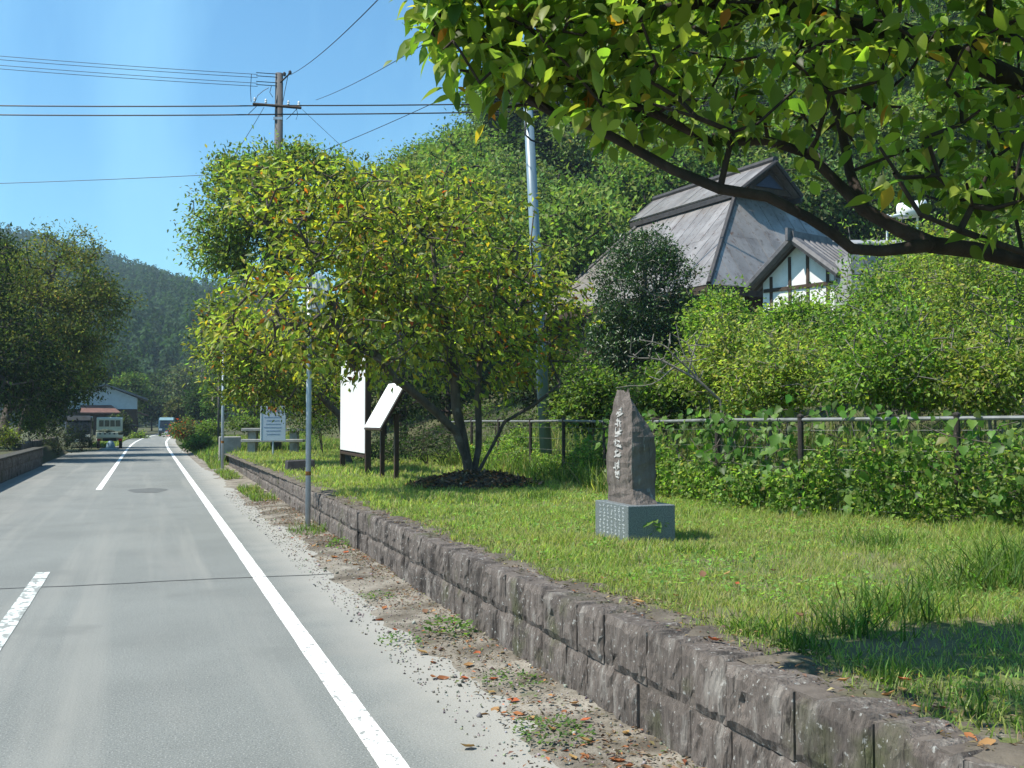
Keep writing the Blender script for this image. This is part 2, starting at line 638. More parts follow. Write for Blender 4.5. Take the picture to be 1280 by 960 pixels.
# ------------------------------------------------------------------ retaining walls of rough blocks
BLOCK = surf('rough_wall_block', (.175, .148, .130), (.095, .078, .068), 7, .95, 1.0, 24, stretch=(2.6, 2.6, .5), rand=.09, dist=.03, detail=9, world=True,
             layers=[((.26, .235, .21), 5, .54, .68, (2.2, 2.2, .6)), ((.045, .038, .034), 2.3, .52, .66, (1.6, 1.6, .8)), ((.075, .082, .036), 1.7, .57, .70, None),
                     ((.028, .024, .021), 9, .60, .70, (2.5, 2.5, .4)), ((.36, .355, .33), 34, .61, .67, None)])
MORTAR = surf('wall_mortar', (.13, .11, .095), (.08, .066, .056), 8, 1, .6, 40)
CAP = surf('wall_top_earth', (.14, .12, .095), (.075, .062, .048), 4, 1, .9, 30, world=True, dist=.02, detail=8, layers=[((.07, .075, .03), 3, .56, .7, None), ((.22, .2, .17), 6, .6, .72, None)])


def block_meshes(n, seed):
    """unit blocks: x along the wall 0..1, y depth 0 (face) .. 1, z 0..1; the face is split rough with upright ribs"""
    out = []
    r = np.random.default_rng(seed)
    for k in range(n):
        nxk, nzk = 13, 6
        col = r.normal(size=nxk + 1) * .9
        brk = r.integers(0, 3, size=nxk + 1)
        chip = [(r.random(), r.random(), r.uniform(.08, .22)) for _ in range(int(r.integers(0, 3)))]
        topj = np.convolve(r.normal(size=nxk + 3), [.3, .4, .3], 'valid') * .05
        topj[0] = topj[-1] = -.03
        v, f = [], []
        for j in range(nzk + 1):
            for i in range(nxk + 1):
                u, t = i / nxk, j / nzk
                ed = min(1, min(u, 1 - u) / .05, t / .07, (1 - t) / .10)
                d = .55 * col[i] + .45 * col[max(0, i - 1)] + .5 * math.sin(4 * t + 2.0 * col[i]) + .35 * r.normal()
                y = -.05 - .030 * d
                for (cu, ct, cr) in chip:
                    q = math.hypot((u - cu) * 1.3, t - ct)
                    if q < cr:
                        y += .11 * (1 - q / cr)
                y = y * ed + .03 * (1 - ed)
                jx = 0 if i in (0, nxk) else .018 * r.normal()
                jz = topj[i] if j == nzk else (0 if j == 0 else .02 * r.normal())
                v.append((u + jx, y, t + jz))
        W1 = nxk + 1
        for j in range(nzk):
            for i in range(nxk):
                a = j * W1 + i
                f.append((a, a + 1, a + W1 + 1, a + W1))
        b = len(v)
        v += [(i / nxk, 1, 0) for i in range(W1)] + [(i / nxk, 1, 1 + topj[i]) for i in range(W1)]
        top = nzk * W1
        for i in range(nxk):
            f.append((top + i, top + i + 1, b + W1 + i + 1, b + W1 + i))
            f.append((i + 1, i, b + i, b + i + 1))
            f.append((b + i + 1, b + i, b + W1 + i, b + W1 + i + 1))
        f.append(tuple(j * W1 for j in reversed(range(nzk + 1))) + (b, b + W1))
        f.append(tuple(j * W1 + nxk for j in range(nzk + 1)) + (b + 2 * W1 - 1, b + W1 - 1))
        m = bpy.data.meshes.new('wall_block')
        m.from_pydata(v, [], f)
        bm = bmesh.new()
        bm.from_mesh(m)
        bmesh.ops.recalc_face_normals(bm, faces=bm.faces)
        bm.to_mesh(m)
        bm.free()
        m.materials.append(BLOCK)
        out.append(m)
    return out


BM = block_meshes(14, 3)


def block_wall(th, xf, ztop, y0, y1, side, courses=2, base=-.04, lmin=.27, lmax=.52, depth=.22):
    """xf(y): wall face; side=+1: face looks to -X (right-hand wall), -1: to +X"""
    for c in range(courses):
        y = y0
        while y < y1 - .05:
            L = min(random.uniform(lmin, lmax), y1 - y)
            ym = y + L / 2
            h = ztop(ym) - base
            hc = h / courses * (1.06 if c == 0 else .94)
            z0 = base + (0 if c == 0 else h / courses * 1.06)
            if courses > 2:
                hc, z0 = h / courses, base + c * h / courses
            o = link('block', random.choice(BM), th)
            g_ = .003
            o.rotation_euler = (0, 0, math.pi / 2 * (-1 if side > 0 else 1) + random.uniform(-.008, .008))
            o.scale = (L - g_, depth, hc - g_)
            xx = xf(ym) + side * (random.uniform(-.008, .010))
            o.location = (xx, y + L - g_ / 2 if side > 0 else y + g_ / 2, z0 + g_ / 2 + random.uniform(-.002, .002))
            y += L
    # mortar core behind the faces
    yy = np.arange(y0 + .01, y1 - .005, .5).tolist() + [y1 - .01]
    mbk = MB()
    for a, b in zip(yy[:-1], yy[1:]):
        q = []
        for yv in (a, b):
            x0, x1 = xf(yv) + side * .014, xf(yv) + side * (depth - .01)
            q.append([(x0, yv, base), (x1, yv, base), (x1, yv, ztop(yv) - .005), (x0, yv, ztop(yv) - .005)])
        mbk.add(q[0] + q[1], [(0, 1, 5, 4), (1, 2, 6, 5), (2, 3, 7, 6), (3, 0, 4, 7)])
    mbk.obj('mortar_core', MORTAR, th)


wzn = lambda y: float(np.interp(y, [0, 4, 12, 24, 36], [.55, .545, .50, .47, .44])) + .012
wall = thing('retaining_wall', 'low two course wall of rough purple brown blocks edging the lawn beside the right road line', 'wall')
block_wall(wall, lambda y: 2.43 - .06 * math.sin((y - 2) * .35) * (1 if y < 10 else .3), wzn, 1.2, 12.1, 1)
block_wall(wall, lambda y: 2.42 + .011 * (y - 12.1), lambda y: wzn(y) - .015, 12.16, 36.0, 1, lmin=.5, lmax=.9)
# earth strip lying along the wall top
strip('earth_strip', lambda y: 2.47, lambda y: 2.95, list(np.arange(0, 36, .07)),
      lambda x, y: wzn(y) - .012 + .055 * (vn2(x, y, .22, 71) - .35) * float(sstep(2.47, 2.6, x)) + .03 * (vn2(x, y, .08, 72) - .5) - .05 * float(sstep(2.8, 2.95, x)), CAP, 12, wall)

RIDGE_STONE = surf('dim_lit_coping', (.075, .07, .06), (.045, .045, .035), 5, 1, .6, 30)  # coping colour darkened to stand for the weak light on this wall top
lwall = thing('stone_wall', 'low stone block wall in tree shade along the far side of the road', 'wall')
block_wall(lwall, lambda y: -3.52, lambda y: .60, 16, 39.2, -1, courses=2, lmin=.5, lmax=.8, depth=.3)
cap = MB()
for k in range(16):
    cap.box((-3.66, 17 + k * 1.45, .625), (.36, 1.43, .05))
cap.obj('coping', RIDGE_STONE, lwall, bevel=.008)
lwall2 = thing('stone_wall', 'low stone block wall set back beside the parked white kei truck', 'wall')
block_wall(lwall2, lambda y: -4.3, lambda y: .75, 40.2, 56, -1, courses=2, lmin=.6, lmax=.9, depth=.3)


# ------------------------------------------------------------------ trees
def grow(init, attract, kxy=1.0, sub=.5, jit=.04, sag=0.0, r_tip=.004, r_base=.1, power=.5):
    """init: list of polylines (points), polyline k>0 hangs on the nearest node of the earlier ones.
    attract: (n,3) points, each joined to the nearest node. Returns nodes, parents, radii."""
    P, par = [], []
    for k, pl in enumerate(init):
        pl = [np.array(p, dtype=float) for p in pl]
        if k == 0:
            P.append(pl[0])
            par.append(-1)
            last = 0
            rest = pl[1:]
        else:
            arr = np.array(P)
            last = int(np.argmin(np.linalg.norm(arr - pl[0], axis=1)))
            rest = pl[1:] if np.linalg.norm(arr[last] - pl[0]) < .25 else pl
        for q in rest:
            a = P[last]
            m = max(1, int(np.linalg.norm(q - a) / sub))
            for i in range(1, m + 1):
                P.append(a + (q - a) * i / m + (jit * .4 * rng.normal(size=3) if i < m else 0))
                par.append(last)
                last = len(P) - 1
    arr = np.array(P)
    cen = arr[-1]
    d0 = np.min(np.linalg.norm(attract[:, None, :] - arr[None, :, :], axis=2), axis=1)
    order = np.argsort(d0)
    cap_n = len(P) + len(attract) * 8
    buf = np.zeros((cap_n, 3))
    buf[:len(P)] = arr
    n = len(P)
    tips = []
    start = min(2, n - 1)
    for i in order:
        q = attract[i]
        dd = buf[start:n] - q
        dist = np.sqrt((dd ** 2).sum(1)) + .35 * np.maximum(0, buf[start:n, 2] - q[2])
        j = int(np.argmin(dist)) + start
        a = buf[j].copy()
        L = np.linalg.norm(q - a)
        m = min(6, max(1, int(L / sub)))
        last = j
        for s in range(1, m + 1):
            tt = s / m
            p = a + (q - a) * tt
            p[2] += L * .12 * math.sin(math.pi * tt) - sag * L * tt * tt * 0
            if s < m:
                p = p + jit * rng.normal(size=3)
            if n >= cap_n:
                break
            buf[n] = p
            par.append(last)
            last = n
            n += 1
        tips.append(last)
    P = buf[:n]
    par = np.array(par[:n])
    cnt = np.zeros(n)
    haschild = np.zeros(n, bool)
    haschild[par[par >= 0]] = True
    cnt[~haschild] = 1
    for i in range(n - 1, 0, -1):
        if par[i] >= 0:
            cnt[par[i]] += cnt[i]
    R = r_tip + (r_base - r_tip) * (cnt / cnt.max()) ** power
    return P, par, R, np.array(tips)


def branch_mesh(name, P, par, R, mat, sides=6, rmin=0.0):
    """one tapered tube for each edge of the skeleton"""
    idx = np.where((par >= 0))[0]
    idx = idx[R[idx] >= rmin]
    a, b = P[par[idx]], P[idx]
    d = nrm(b - a)
    ref = np.where(np.abs(d[:, 2:3]) > .9, np.array([[1., 0, 0]]), np.array([[0, 0, 1.]]))
    s = nrm(np.cross(d, ref))
    t = np.cross(d, s)
    ang = np.arange(sides) * 2 * math.pi / sides
    ring = s[:, None, :] * np.cos(ang)[None, :, None] + t[:, None, :] * np.sin(ang)[None, :, None]
    ra = np.minimum(R[par[idx]], R[idx] * 1.35)
    V = np.concatenate([a[:, None, :] - d[:, None, :] * (ra * .3)[:, None, None] + ring * ra[:, None, None],
                        b[:, None, :] + d[:, None, :] * (R[idx] * .3)[:, None, None] + ring * R[idx][:, None, None]], axis=1)
    fs = [(j, (j + 1) % sides, sides + (j + 1) % sides, sides + j) for j in range(sides)]
    return np_mesh(name, V, fs, None, mat, smooth=True)


def in_blobs(blobs, n, shell=.45):
    """points inside ellipsoids [(centre, (rx,ry,rz)), ...], thinned towards the middle"""
    vol = np.array([b[1][0] * b[1][1] * b[1][2] for b in blobs]) ** .75
    k = rng.choice(len(blobs), size=n, p=vol / vol.sum())
    d = nrm(rng.normal(size=(n, 3)))
    r = (shell + (1 - shell) * rng.random(n)) ** .8 * (1 + .38 * (rng.random(n) < .2) * rng.random(n))
    c = np.array([b[0] for b in blobs], dtype=float)[k]
    rr = np.array([b[1] for b in blobs], dtype=float)[k]
    return c + d * rr * r[:, None]


def leaf_cloud(centres, per, sigma, L, Wr, cols_args, droop=.3, outward=None, lift=.35, Tm=LEAF4, Tf=LEAF4F, flat=.7, lv=.22):
    n = len(centres) * per
    P = np.repeat(centres, per, axis=0) + rng.normal(size=(n, 3)) * np.array([sigma, sigma, sigma * flat])
    d = rng.normal(size=(n, 3))
    if outward is not None:
        d += nrm(P - outward) * .9
    d[:, 2] -= droop
    up = rng.normal(size=(n, 3)) * .75
    up[:, 2] += lift * 3
    d = nrm(d)
    s = nrm(np.cross(up, d))
    nn = np.cross(d, s)
    Ls = L * (1 + lv * rng.normal(size=n)).clip(.45, 1.6)
    return inst(Tm, P, d, s, nn, Ls, Ls * Wr), pick_cols(n, *cols_args)


def blob_px(px, py, rx, ry, D, rd=None):
    """ellipsoid whose outline covers a pixel ellipse when it stands at camera depth D"""
    c = A(px, py, D)
    return (tuple(c), (rx / F * D, (rd or rx / F * D), ry / F * D))


def tree(name, label, cat, base, init, blobs, n_at, per, sigma, L, Wr, cols, r_base=.1, bark='bark', leaf='leaf', group=None,
         shell=.45, droop=.3, lift=.35, sub=.45, rmin=0.0, jit=.05, sides=6, flat=.7, Tm=LEAF4, Tf=LEAF4F, parts=('trunk', 'crown'), shoots=0.0):
    th = thing(name, label, cat, base, 0, group)
    B = np.array(base)
    at = in_blobs(blobs, n_at, shell)
    if shoots:
        at[:, 2] += (rng.random(n_at) < .2) * rng.random(n_at) * shoots
        at[:, :2] += (rng.random((n_at, 1)) < .15) * rng.normal(size=(n_at, 2)) * shoots * .4
    P, par, R, tips = grow(init, at, sub=sub, r_base=r_base, jit=jit)
    link(parts[0], branch_mesh(parts[0], P - B, par, R, M[bark], sides, rmin), th)
    cen = np.mean([b[0] for b in blobs], axis=0)
    V, cc = leaf_cloud(at, per, sigma, L, Wr, cols, droop, cen, lift, Tm, Tf, flat)
    link(parts[1], np_mesh(parts[1], V - B, Tf, cc, M[leaf]), th)
    return th


GREENY = (.245, .27, .05)
OR1, OR2, YL = (.38, .13, .025), (.30, .07, .02), (.33, .27, .03)

# --- autumn-tinted cherry in the middle of the lawn, multi-stemmed
b0 = Vector((5.2, 16.2, float(lawn_z(5.2, 16.2)) - .04))
stem = lambda pts: [tuple(A(*p)) for p in pts]
init = [[tuple(b0)] + stem([(578, 545, 17.0), (570, 510, 16.9), (568, 470, 16.9), (560, 420, 16.9), (545, 360, 16.9), (540, 300, 17)]),
        [tuple(b0 + Vector((-.05, .03, .02)))] + stem([(570, 540, 16.7), (545, 515, 16.4), (510, 485, 16.0), (465, 440, 15.5), (420, 410, 15), (350, 405, 14.6)]),
        [tuple(b0 + Vector((.1, .02, .0)))] + stem([(598, 560, 17.1), (597, 500, 17.1), (600, 450, 17.2), (612, 400, 17.3), (625, 340, 17.4)]),
        [tuple(b0 + Vector((.12, .02, .02)))] + stem([(606, 575, 17.1), (630, 528, 17.2), (672, 503, 17.3), (700, 480, 17.4)])]
blobs = [blob_px(520, 320, 140, 100, 16.8, 1.7), blob_px(430, 320, 90, 105, 16.0, 1.3), blob_px(345, 395, 95, 65, 15.0, 1.0), blob_px(480, 415, 110, 62, 16.2, 1.3),
         blob_px(380, 265, 85, 65, 16.5, 1.0), blob_px(630, 380, 95, 110, 17.3, 1.3), blob_px(560, 250, 75, 45, 17.4, 1.0), 
         blob_px(690, 400, 50, 60, 17.8, .8), blob_px(400, 440, 80, 30, 15.4, .7), blob_px(600, 455, 70, 35, 17.0, .8), blob_px(320, 230, 50, 35, 17, .6)]
tree('cherry_tree', 'multi-stemmed cherry tree with yellowing and orange leaves on the lawn mound', 'tree', b0, init, blobs + [blob_px(390, 395, 55, 60, 13.9, .5)], 1150, 13, .14, .125, .47,
     (GREENY, .28, [(OR1, .02), (OR2, .008), (YL, .08), ((.13, .17, .034), .25)]), r_base=.125, droop=.55, sub=.3, sides=7, lift=.25)

# --- finer-leaved tree behind it (dark, layered) and a yellow-topped one
b1 = A(446, 540, 31)
b1.z = .4
init = [[tuple(b1)] + stem([(425, 480, 31), (370, 410, 31), (335, 330, 31), (345, 240, 31), (350, 200, 31)])]
blobs = [blob_px(300, 255, 60, 55, 30, 1.5), blob_px(345, 225, 75, 42, 31, 1.5), blob_px(275, 305, 45, 40, 30, 1.2), blob_px(330, 320, 80, 42, 31, 1.5),
         blob_px(400, 250, 80, 60, 32, 1.6), blob_px(290, 215, 30, 28, 30, .8), blob_px(375, 200, 45, 20, 31, .8)]
tree('zelkova_tree', 'dense dark green zelkova tree rising behind the yellowing cherry before the utility pole', 'tree', b1, init, blobs, 800, 32, .24, .135, .45,
     ((.11, .165, .036), .3, [((.2, .24, .05), .30), ((.07, .11, .028), .2)]), r_base=.16, bark='bark_dark', sub=.5, shell=.35)
b2 = A(438, 560, 26.5)
b2.z = .42
init = [[tuple(b2)] + stem([(425, 520, 26.5), (385, 478, 26), (330, 430, 26)])]
blobs = [blob_px(300, 430, 55, 45, 26, 1.2), blob_px(345, 470, 60, 40, 26, 1.2), blob_px(280, 395, 35, 25, 26, .7), blob_px(385, 490, 45, 35, 27, 1.0), blob_px(300, 480, 40, 25, 25.5, .8)]
tree('cherry_tree', 'small low cherry tree with olive leaves behind the grey notice sign', 'tree', b2, init, blobs, 450, 22, .2, .12, .45,
     ((.2, .245, .045), .3, [(YL, .08), (OR1, .02), ((.05, .07, .02), .3)]), r_base=.09, droop=.5, sub=.4)
b3 = A(505, 500, 43)
b3.z = float(T(b3.x, b3.y))
init = [[tuple(b3)] + stem([(500, 420, 43), (495, 330, 43), (490, 260, 43)])]
blobs = [blob_px(490, 245, 60, 45, 43, 2), blob_px(470, 290, 60, 50, 42, 2), blob_px(525, 300, 50, 60, 44, 2), blob_px(500, 215, 32, 22, 43, 1)]
tree('broadleaf_tree', 'rounded olive green tree standing between the cherry and the wooded hillside', 'tree', b3, init, blobs, 420, 26, .34, .15, .5,
     ((.11, .145, .034), .3, [((.18, .2, .045), .25)]), r_base=.18, sub=.7)

# ------------------------------------------------------------------ near cherry: limbs over the right of the lawn
tb = Vector((4.9 * 1.0, 2.75, 0.5))                      # trunk foot, outside the frame to the right
tb = A(1760, 480, 4.7)
tb.z = float(lawn_z(tb.x, tb.y)) - .03
init = [[tuple(tb)] + stem([(1730, 640, 4.7), (1690, 470, 4.65), (1640, 400, 4.6), (1520, 372, 4.5), (1400, 350, 4.45), (1280, 326, 4.4), (1215, 312, 4.35), (1165, 306, 4.3)]),
        stem([(1165, 306, 4.3), (1100, 314, 4.25), (1065, 311, 4.22), (1040, 291, 4.2), (1010, 272, 4.2), (960, 246, 4.2), (900, 236, 4.2), (840, 212, 4.25), (795, 187, 4.3), (745, 160, 4.3), (690, 140, 4.35), (640, 112, 4.4)]),
        stem([(1150, 304, 4.3), (1120, 285, 4.35), (1080, 262, 4.4), (1040, 222, 4.45), (1010, 192, 4.5), (960, 176, 4.5), (890, 178, 4.5), (820, 143, 4.5), (717, 102, 4.5), (640, 62, 4.5), (575, 28, 4.5)]),
        stem([(1075, 258, 4.4), (1062, 215, 4.5), (1050, 150, 4.6), (1020, 80, 4.7), (1000, 0, 4.8), (990, -120, 4.9)]),
        stem([(1690, 470, 4.65), (1560, 260, 4.8), (1400, 150, 4.8), (1280, 105, 4.75), (1200, 72, 4.7), (1110, 40, 4.6), (1000, 10, 4.55), (880, 0, 4.5), (760, 28, 4.45), (650, 20, 4.4), (570, -10, 4.4)]),
        stem([(1340, 335, 4.4), (1280, 316, 4.2), (1200, 288, 4.1), (1150, 268, 4.0)]),
        stem([(1560, 260, 4.8), (1480, 60, 4.7), (1380, -100, 4.7), (1250, -200, 4.6), (1100, -260, 4.6)]),
        stem([(1690, 470, 4.65), (1800, 200, 4.6), (1850, -50, 4.6), (1800, -250, 4.6)])]
lowb = lambda px: np.interp(px, [520, 560, 600, 650, 700, 760, 820, 880, 940, 1000, 1060, 1120, 1200, 1280, 1500, 1900],
                            [20, 80, 120, 145, 160, 178, 188, 178, 190, 172, 195, 230, 262, 275, 320, 330])
att = []
while len(att) < 900:
    px, u = rng.uniform(535, 1900), rng.random()
    lo_ = float(lowb(px))
    top_ = float(np.interp(px, [520, 700, 900, 1200], [-30, -120, -260, -330]))
    py = lo_ - (lo_ - top_) * u
    if px > 1300 and rng.random() < .5:
        continue
    if 860 < px < 1060 and 200 < py and rng.random() < .6:
        continue
    att.append(tuple(A(px, py, rng.uniform(3.95, 5.0) if px > 760 else rng.uniform(4.0, 4.7))))
for _ in range(230):                       # unseen crown twigs added above the frame to shade lawn and wall end
    la_, de_ = rng.uniform(-.3, 2.3), rng.uniform(2.0, 3.7)
    z_ = max(3.2, H + .47 * de_) + rng.uniform(0, .7)
    att.append((la_ * CY + de_ * SY, -la_ * SY + de_ * CY, z_))
att = np.array(att)
th = thing('cherry_tree', 'cherry tree whose long leafy limb overhangs the lawn in front of the farmhouse roof', 'tree', tb)
B = np.array(tb)
P, par, R, tips = grow(init, att, sub=.16, r_base=.078, r_tip=.0025, jit=.012, power=.52)
link('trunk', branch_mesh('trunk', P - B, par, R, M['bark_dark'], 8), th)
# leaves sit along short twigs at every tip
per = 10
n = len(att) * per
k = np.repeat(np.arange(len(att)), per)
dirp = att - np.array(A(1250, 200, 4.6))
dirp[:, 2] *= .3
tw = nrm(nrm(dirp) + .7 * rng.normal(size=att.shape))
tpos = rng.random(n)
LP = att[k] + tw[k] * ((tpos - .6) * .36)[:, None] + rng.normal(size=(n, 3)) * .028
LD = nrm(tw[k] * .5 + rng.normal(size=(n, 3)) * .8 + np.array([0, 0, -.75]))
up = rng.normal(size=(n, 3)) * .6
up[:, 2] += 1.3
LS = nrm(np.cross(up, LD))
LN = np.cross(LD, LS)
LL = .088 * (1 + .28 * rng.normal(size=n)).clip(.5, 1.5)
LC = pick_cols(n, (.17, .24, .04), .28, [((.25, .31, .055), .34), ((.36, .22, .03), .014), ((.34, .15, .03), .006), ((.08, .125, .026), .2)])
# the 300 that show largest are leaves of their own
v = LP - np.array((0, 0, H))
dep_ = v @ np.array((SY * CP, CY * CP, SP))
lat_ = v @ np.array((CY, -SY, 0))
upv = v @ np.array((-SY * SP, -CY * SP, CP))
pxs, pys = 640 + F * lat_ / dep_, 480 - F * upv / dep_
vis = (pxs > 10) & (pxs < 1275) & (pys > 5) & (pys < 400)
score = np.where(vis, LL / dep_, 0)
own = np.argsort(-score)[:300]
rest = np.setdiff1d(np.arange(n), own)
V = inst(LEAFN, LP, LD, LS, LN, LL, LL * .55)
lf = link('foliage', np_mesh('foliage', V[rest] - B, LEAFNF, LC[rest], M['leaf'], True), th)
lf['kind'] = 'stuff'
leafm = []
for col in [(.17, .245, .04), (.24, .305, .055), (.12, .185, .034), (.2, .265, .045), (.36, .24, .03)]:
    leafm.append(np_mesh('cherry_leaf', np.array([LEAFN], dtype=float) * np.array([1, .55, 1]), LEAFNF, np.array([col]), M['leaf'], True))
for i in own:
    o = link('leaf', leafm[4] if rng.random() < .02 else leafm[int(rng.integers(0, 4))], th)
    m4 = Matrix((( *LD[i],), (*LS[i],), (*LN[i],))).transposed().to_4x4()
    m4 = Matrix.Translation(Vector(LP[i] - B)) @ m4 @ Matrix.Scale(float(LL[i]), 4)
    o.matrix_local = m4

# ------------------------------------------------------------------ left side: trees behind the low wall
def simple_tree(name, label, base, top, blobs, n_at, per, sigma, L, Wr, cols, group=None, **kw):
    base = Vector(base)
    init = [[tuple(base), tuple(base.lerp(Vector(top), .35)), tuple(base.lerp(Vector(top), .7)), tuple(top)]]
    return tree(name, label, 'tree', base, init, blobs, n_at, per, sigma, L, Wr, cols, group=group, **kw)


def gz(x, y):
    return float(T(x, y))


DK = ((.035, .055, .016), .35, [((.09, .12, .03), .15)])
simple_tree('zelkova_tree', 'spreading olive brown zelkova tree above the low wall across the road', (-6.0, 47, gz(-6, 47)), A(70, 330, 46),
            [blob_px(80, 350, 62, 45, 46, 2), blob_px(50, 400, 80, 50, 45, 2.2), blob_px(105, 400, 50, 50, 46, 1.8), blob_px(60, 300, 22, 20, 46, .8), blob_px(100, 305, 26, 22, 46, .8),
             blob_px(130, 365, 32, 18, 46, .8), blob_px(20, 350, 40, 40, 45, 1.5), blob_px(60, 450, 70, 40, 45, 2)], 760, 34, .28, .15, .45,
            ((.17, .19, .042), .3, [((.08, .11, .028), .3), ((.27, .24, .055), .15)]), leaf='leaf_far', r_base=.2, sub=.6, jit=.08)
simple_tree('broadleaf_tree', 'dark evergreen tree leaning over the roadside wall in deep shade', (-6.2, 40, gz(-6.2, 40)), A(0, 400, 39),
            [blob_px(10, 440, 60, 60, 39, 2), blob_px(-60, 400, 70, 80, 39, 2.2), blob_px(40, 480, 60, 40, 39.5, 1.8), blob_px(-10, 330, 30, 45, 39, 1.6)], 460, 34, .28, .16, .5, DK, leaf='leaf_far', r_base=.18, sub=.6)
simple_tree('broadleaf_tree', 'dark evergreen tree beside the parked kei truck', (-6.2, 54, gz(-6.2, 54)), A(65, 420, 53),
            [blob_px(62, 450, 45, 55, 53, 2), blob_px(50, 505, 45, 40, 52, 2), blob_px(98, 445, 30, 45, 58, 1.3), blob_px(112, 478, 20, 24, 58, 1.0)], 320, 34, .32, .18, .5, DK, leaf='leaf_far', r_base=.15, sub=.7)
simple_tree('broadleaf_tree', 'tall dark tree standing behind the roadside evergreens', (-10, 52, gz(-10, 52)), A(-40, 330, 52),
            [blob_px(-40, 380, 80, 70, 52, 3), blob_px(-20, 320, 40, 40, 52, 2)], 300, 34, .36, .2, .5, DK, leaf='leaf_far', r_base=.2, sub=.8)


def bush(name, label, base, blobs, n_at, per, sigma, L, Wr, cols, group=None, bark='bark', cat='shrub', stems=4, **kw):
    base = Vector(base)
    cen = Vector(np.mean([b[0] for b in blobs], axis=0))
    init = []
    for s in range(stems):
        a = 2 * math.pi * s / stems + .4
        off = Vector((math.cos(a), math.sin(a), 0)) * .12
        tgt = Vector(blobs[s % len(blobs)][0]) if s < len(blobs) else cen
        init.append([tuple(base + off), tuple((base + off).lerp(tgt, .45) + Vector((rng.normal() * .08, rng.normal() * .08, 0))), tuple(tgt)])
    return tree(name, label, cat, base, init, blobs, n_at, per, sigma, L, Wr, cols, group=group, bark=bark, parts=('stems', 'foliage'), **kw)


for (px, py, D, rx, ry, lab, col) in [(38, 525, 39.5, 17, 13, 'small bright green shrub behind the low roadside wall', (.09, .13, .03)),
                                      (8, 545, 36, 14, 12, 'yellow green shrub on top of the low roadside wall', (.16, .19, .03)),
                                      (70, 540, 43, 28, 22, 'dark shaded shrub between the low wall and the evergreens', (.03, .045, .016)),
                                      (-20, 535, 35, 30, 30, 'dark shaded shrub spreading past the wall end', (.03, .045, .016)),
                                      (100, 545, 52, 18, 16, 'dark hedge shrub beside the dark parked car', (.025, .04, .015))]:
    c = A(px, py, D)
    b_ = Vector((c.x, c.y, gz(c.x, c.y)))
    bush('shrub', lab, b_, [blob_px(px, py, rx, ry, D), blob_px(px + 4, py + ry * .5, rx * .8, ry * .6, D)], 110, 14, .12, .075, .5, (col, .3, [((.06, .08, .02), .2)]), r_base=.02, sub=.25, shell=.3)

# ------------------------------------------------------------------ round evergreen before the farmhouse
c = A(805, 400, 24)
b4 = Vector((c.x, c.y, gz(c.x, c.y)))
init = [[tuple(b4), tuple(A(808, 480, 24)), tuple(A(806, 400, 24)), tuple(A(806, 330, 24))]]
blobs = [blob_px(805, 375, 66, 80, 24, 1.25), blob_px(808, 330, 42, 40, 24, .8), blob_px(790, 430, 55, 55, 24, 1.1), blob_px(835, 415, 40, 55, 24, .9), blob_px(765, 440, 32, 45, 23.7, .8)]
tree('osmanthus_tree', 'dense rounded dark glossy evergreen tree before the farmhouse roof', 'tree', b4, init, blobs, 1300, 24, .12, .085, .45,
     ((.036, .072, .024), .3, [((.06, .11, .03), .3)]), r_base=.12, leaf='leaf_gloss', bark='bark_grey', shell=.62, sub=.3, lift=.5)

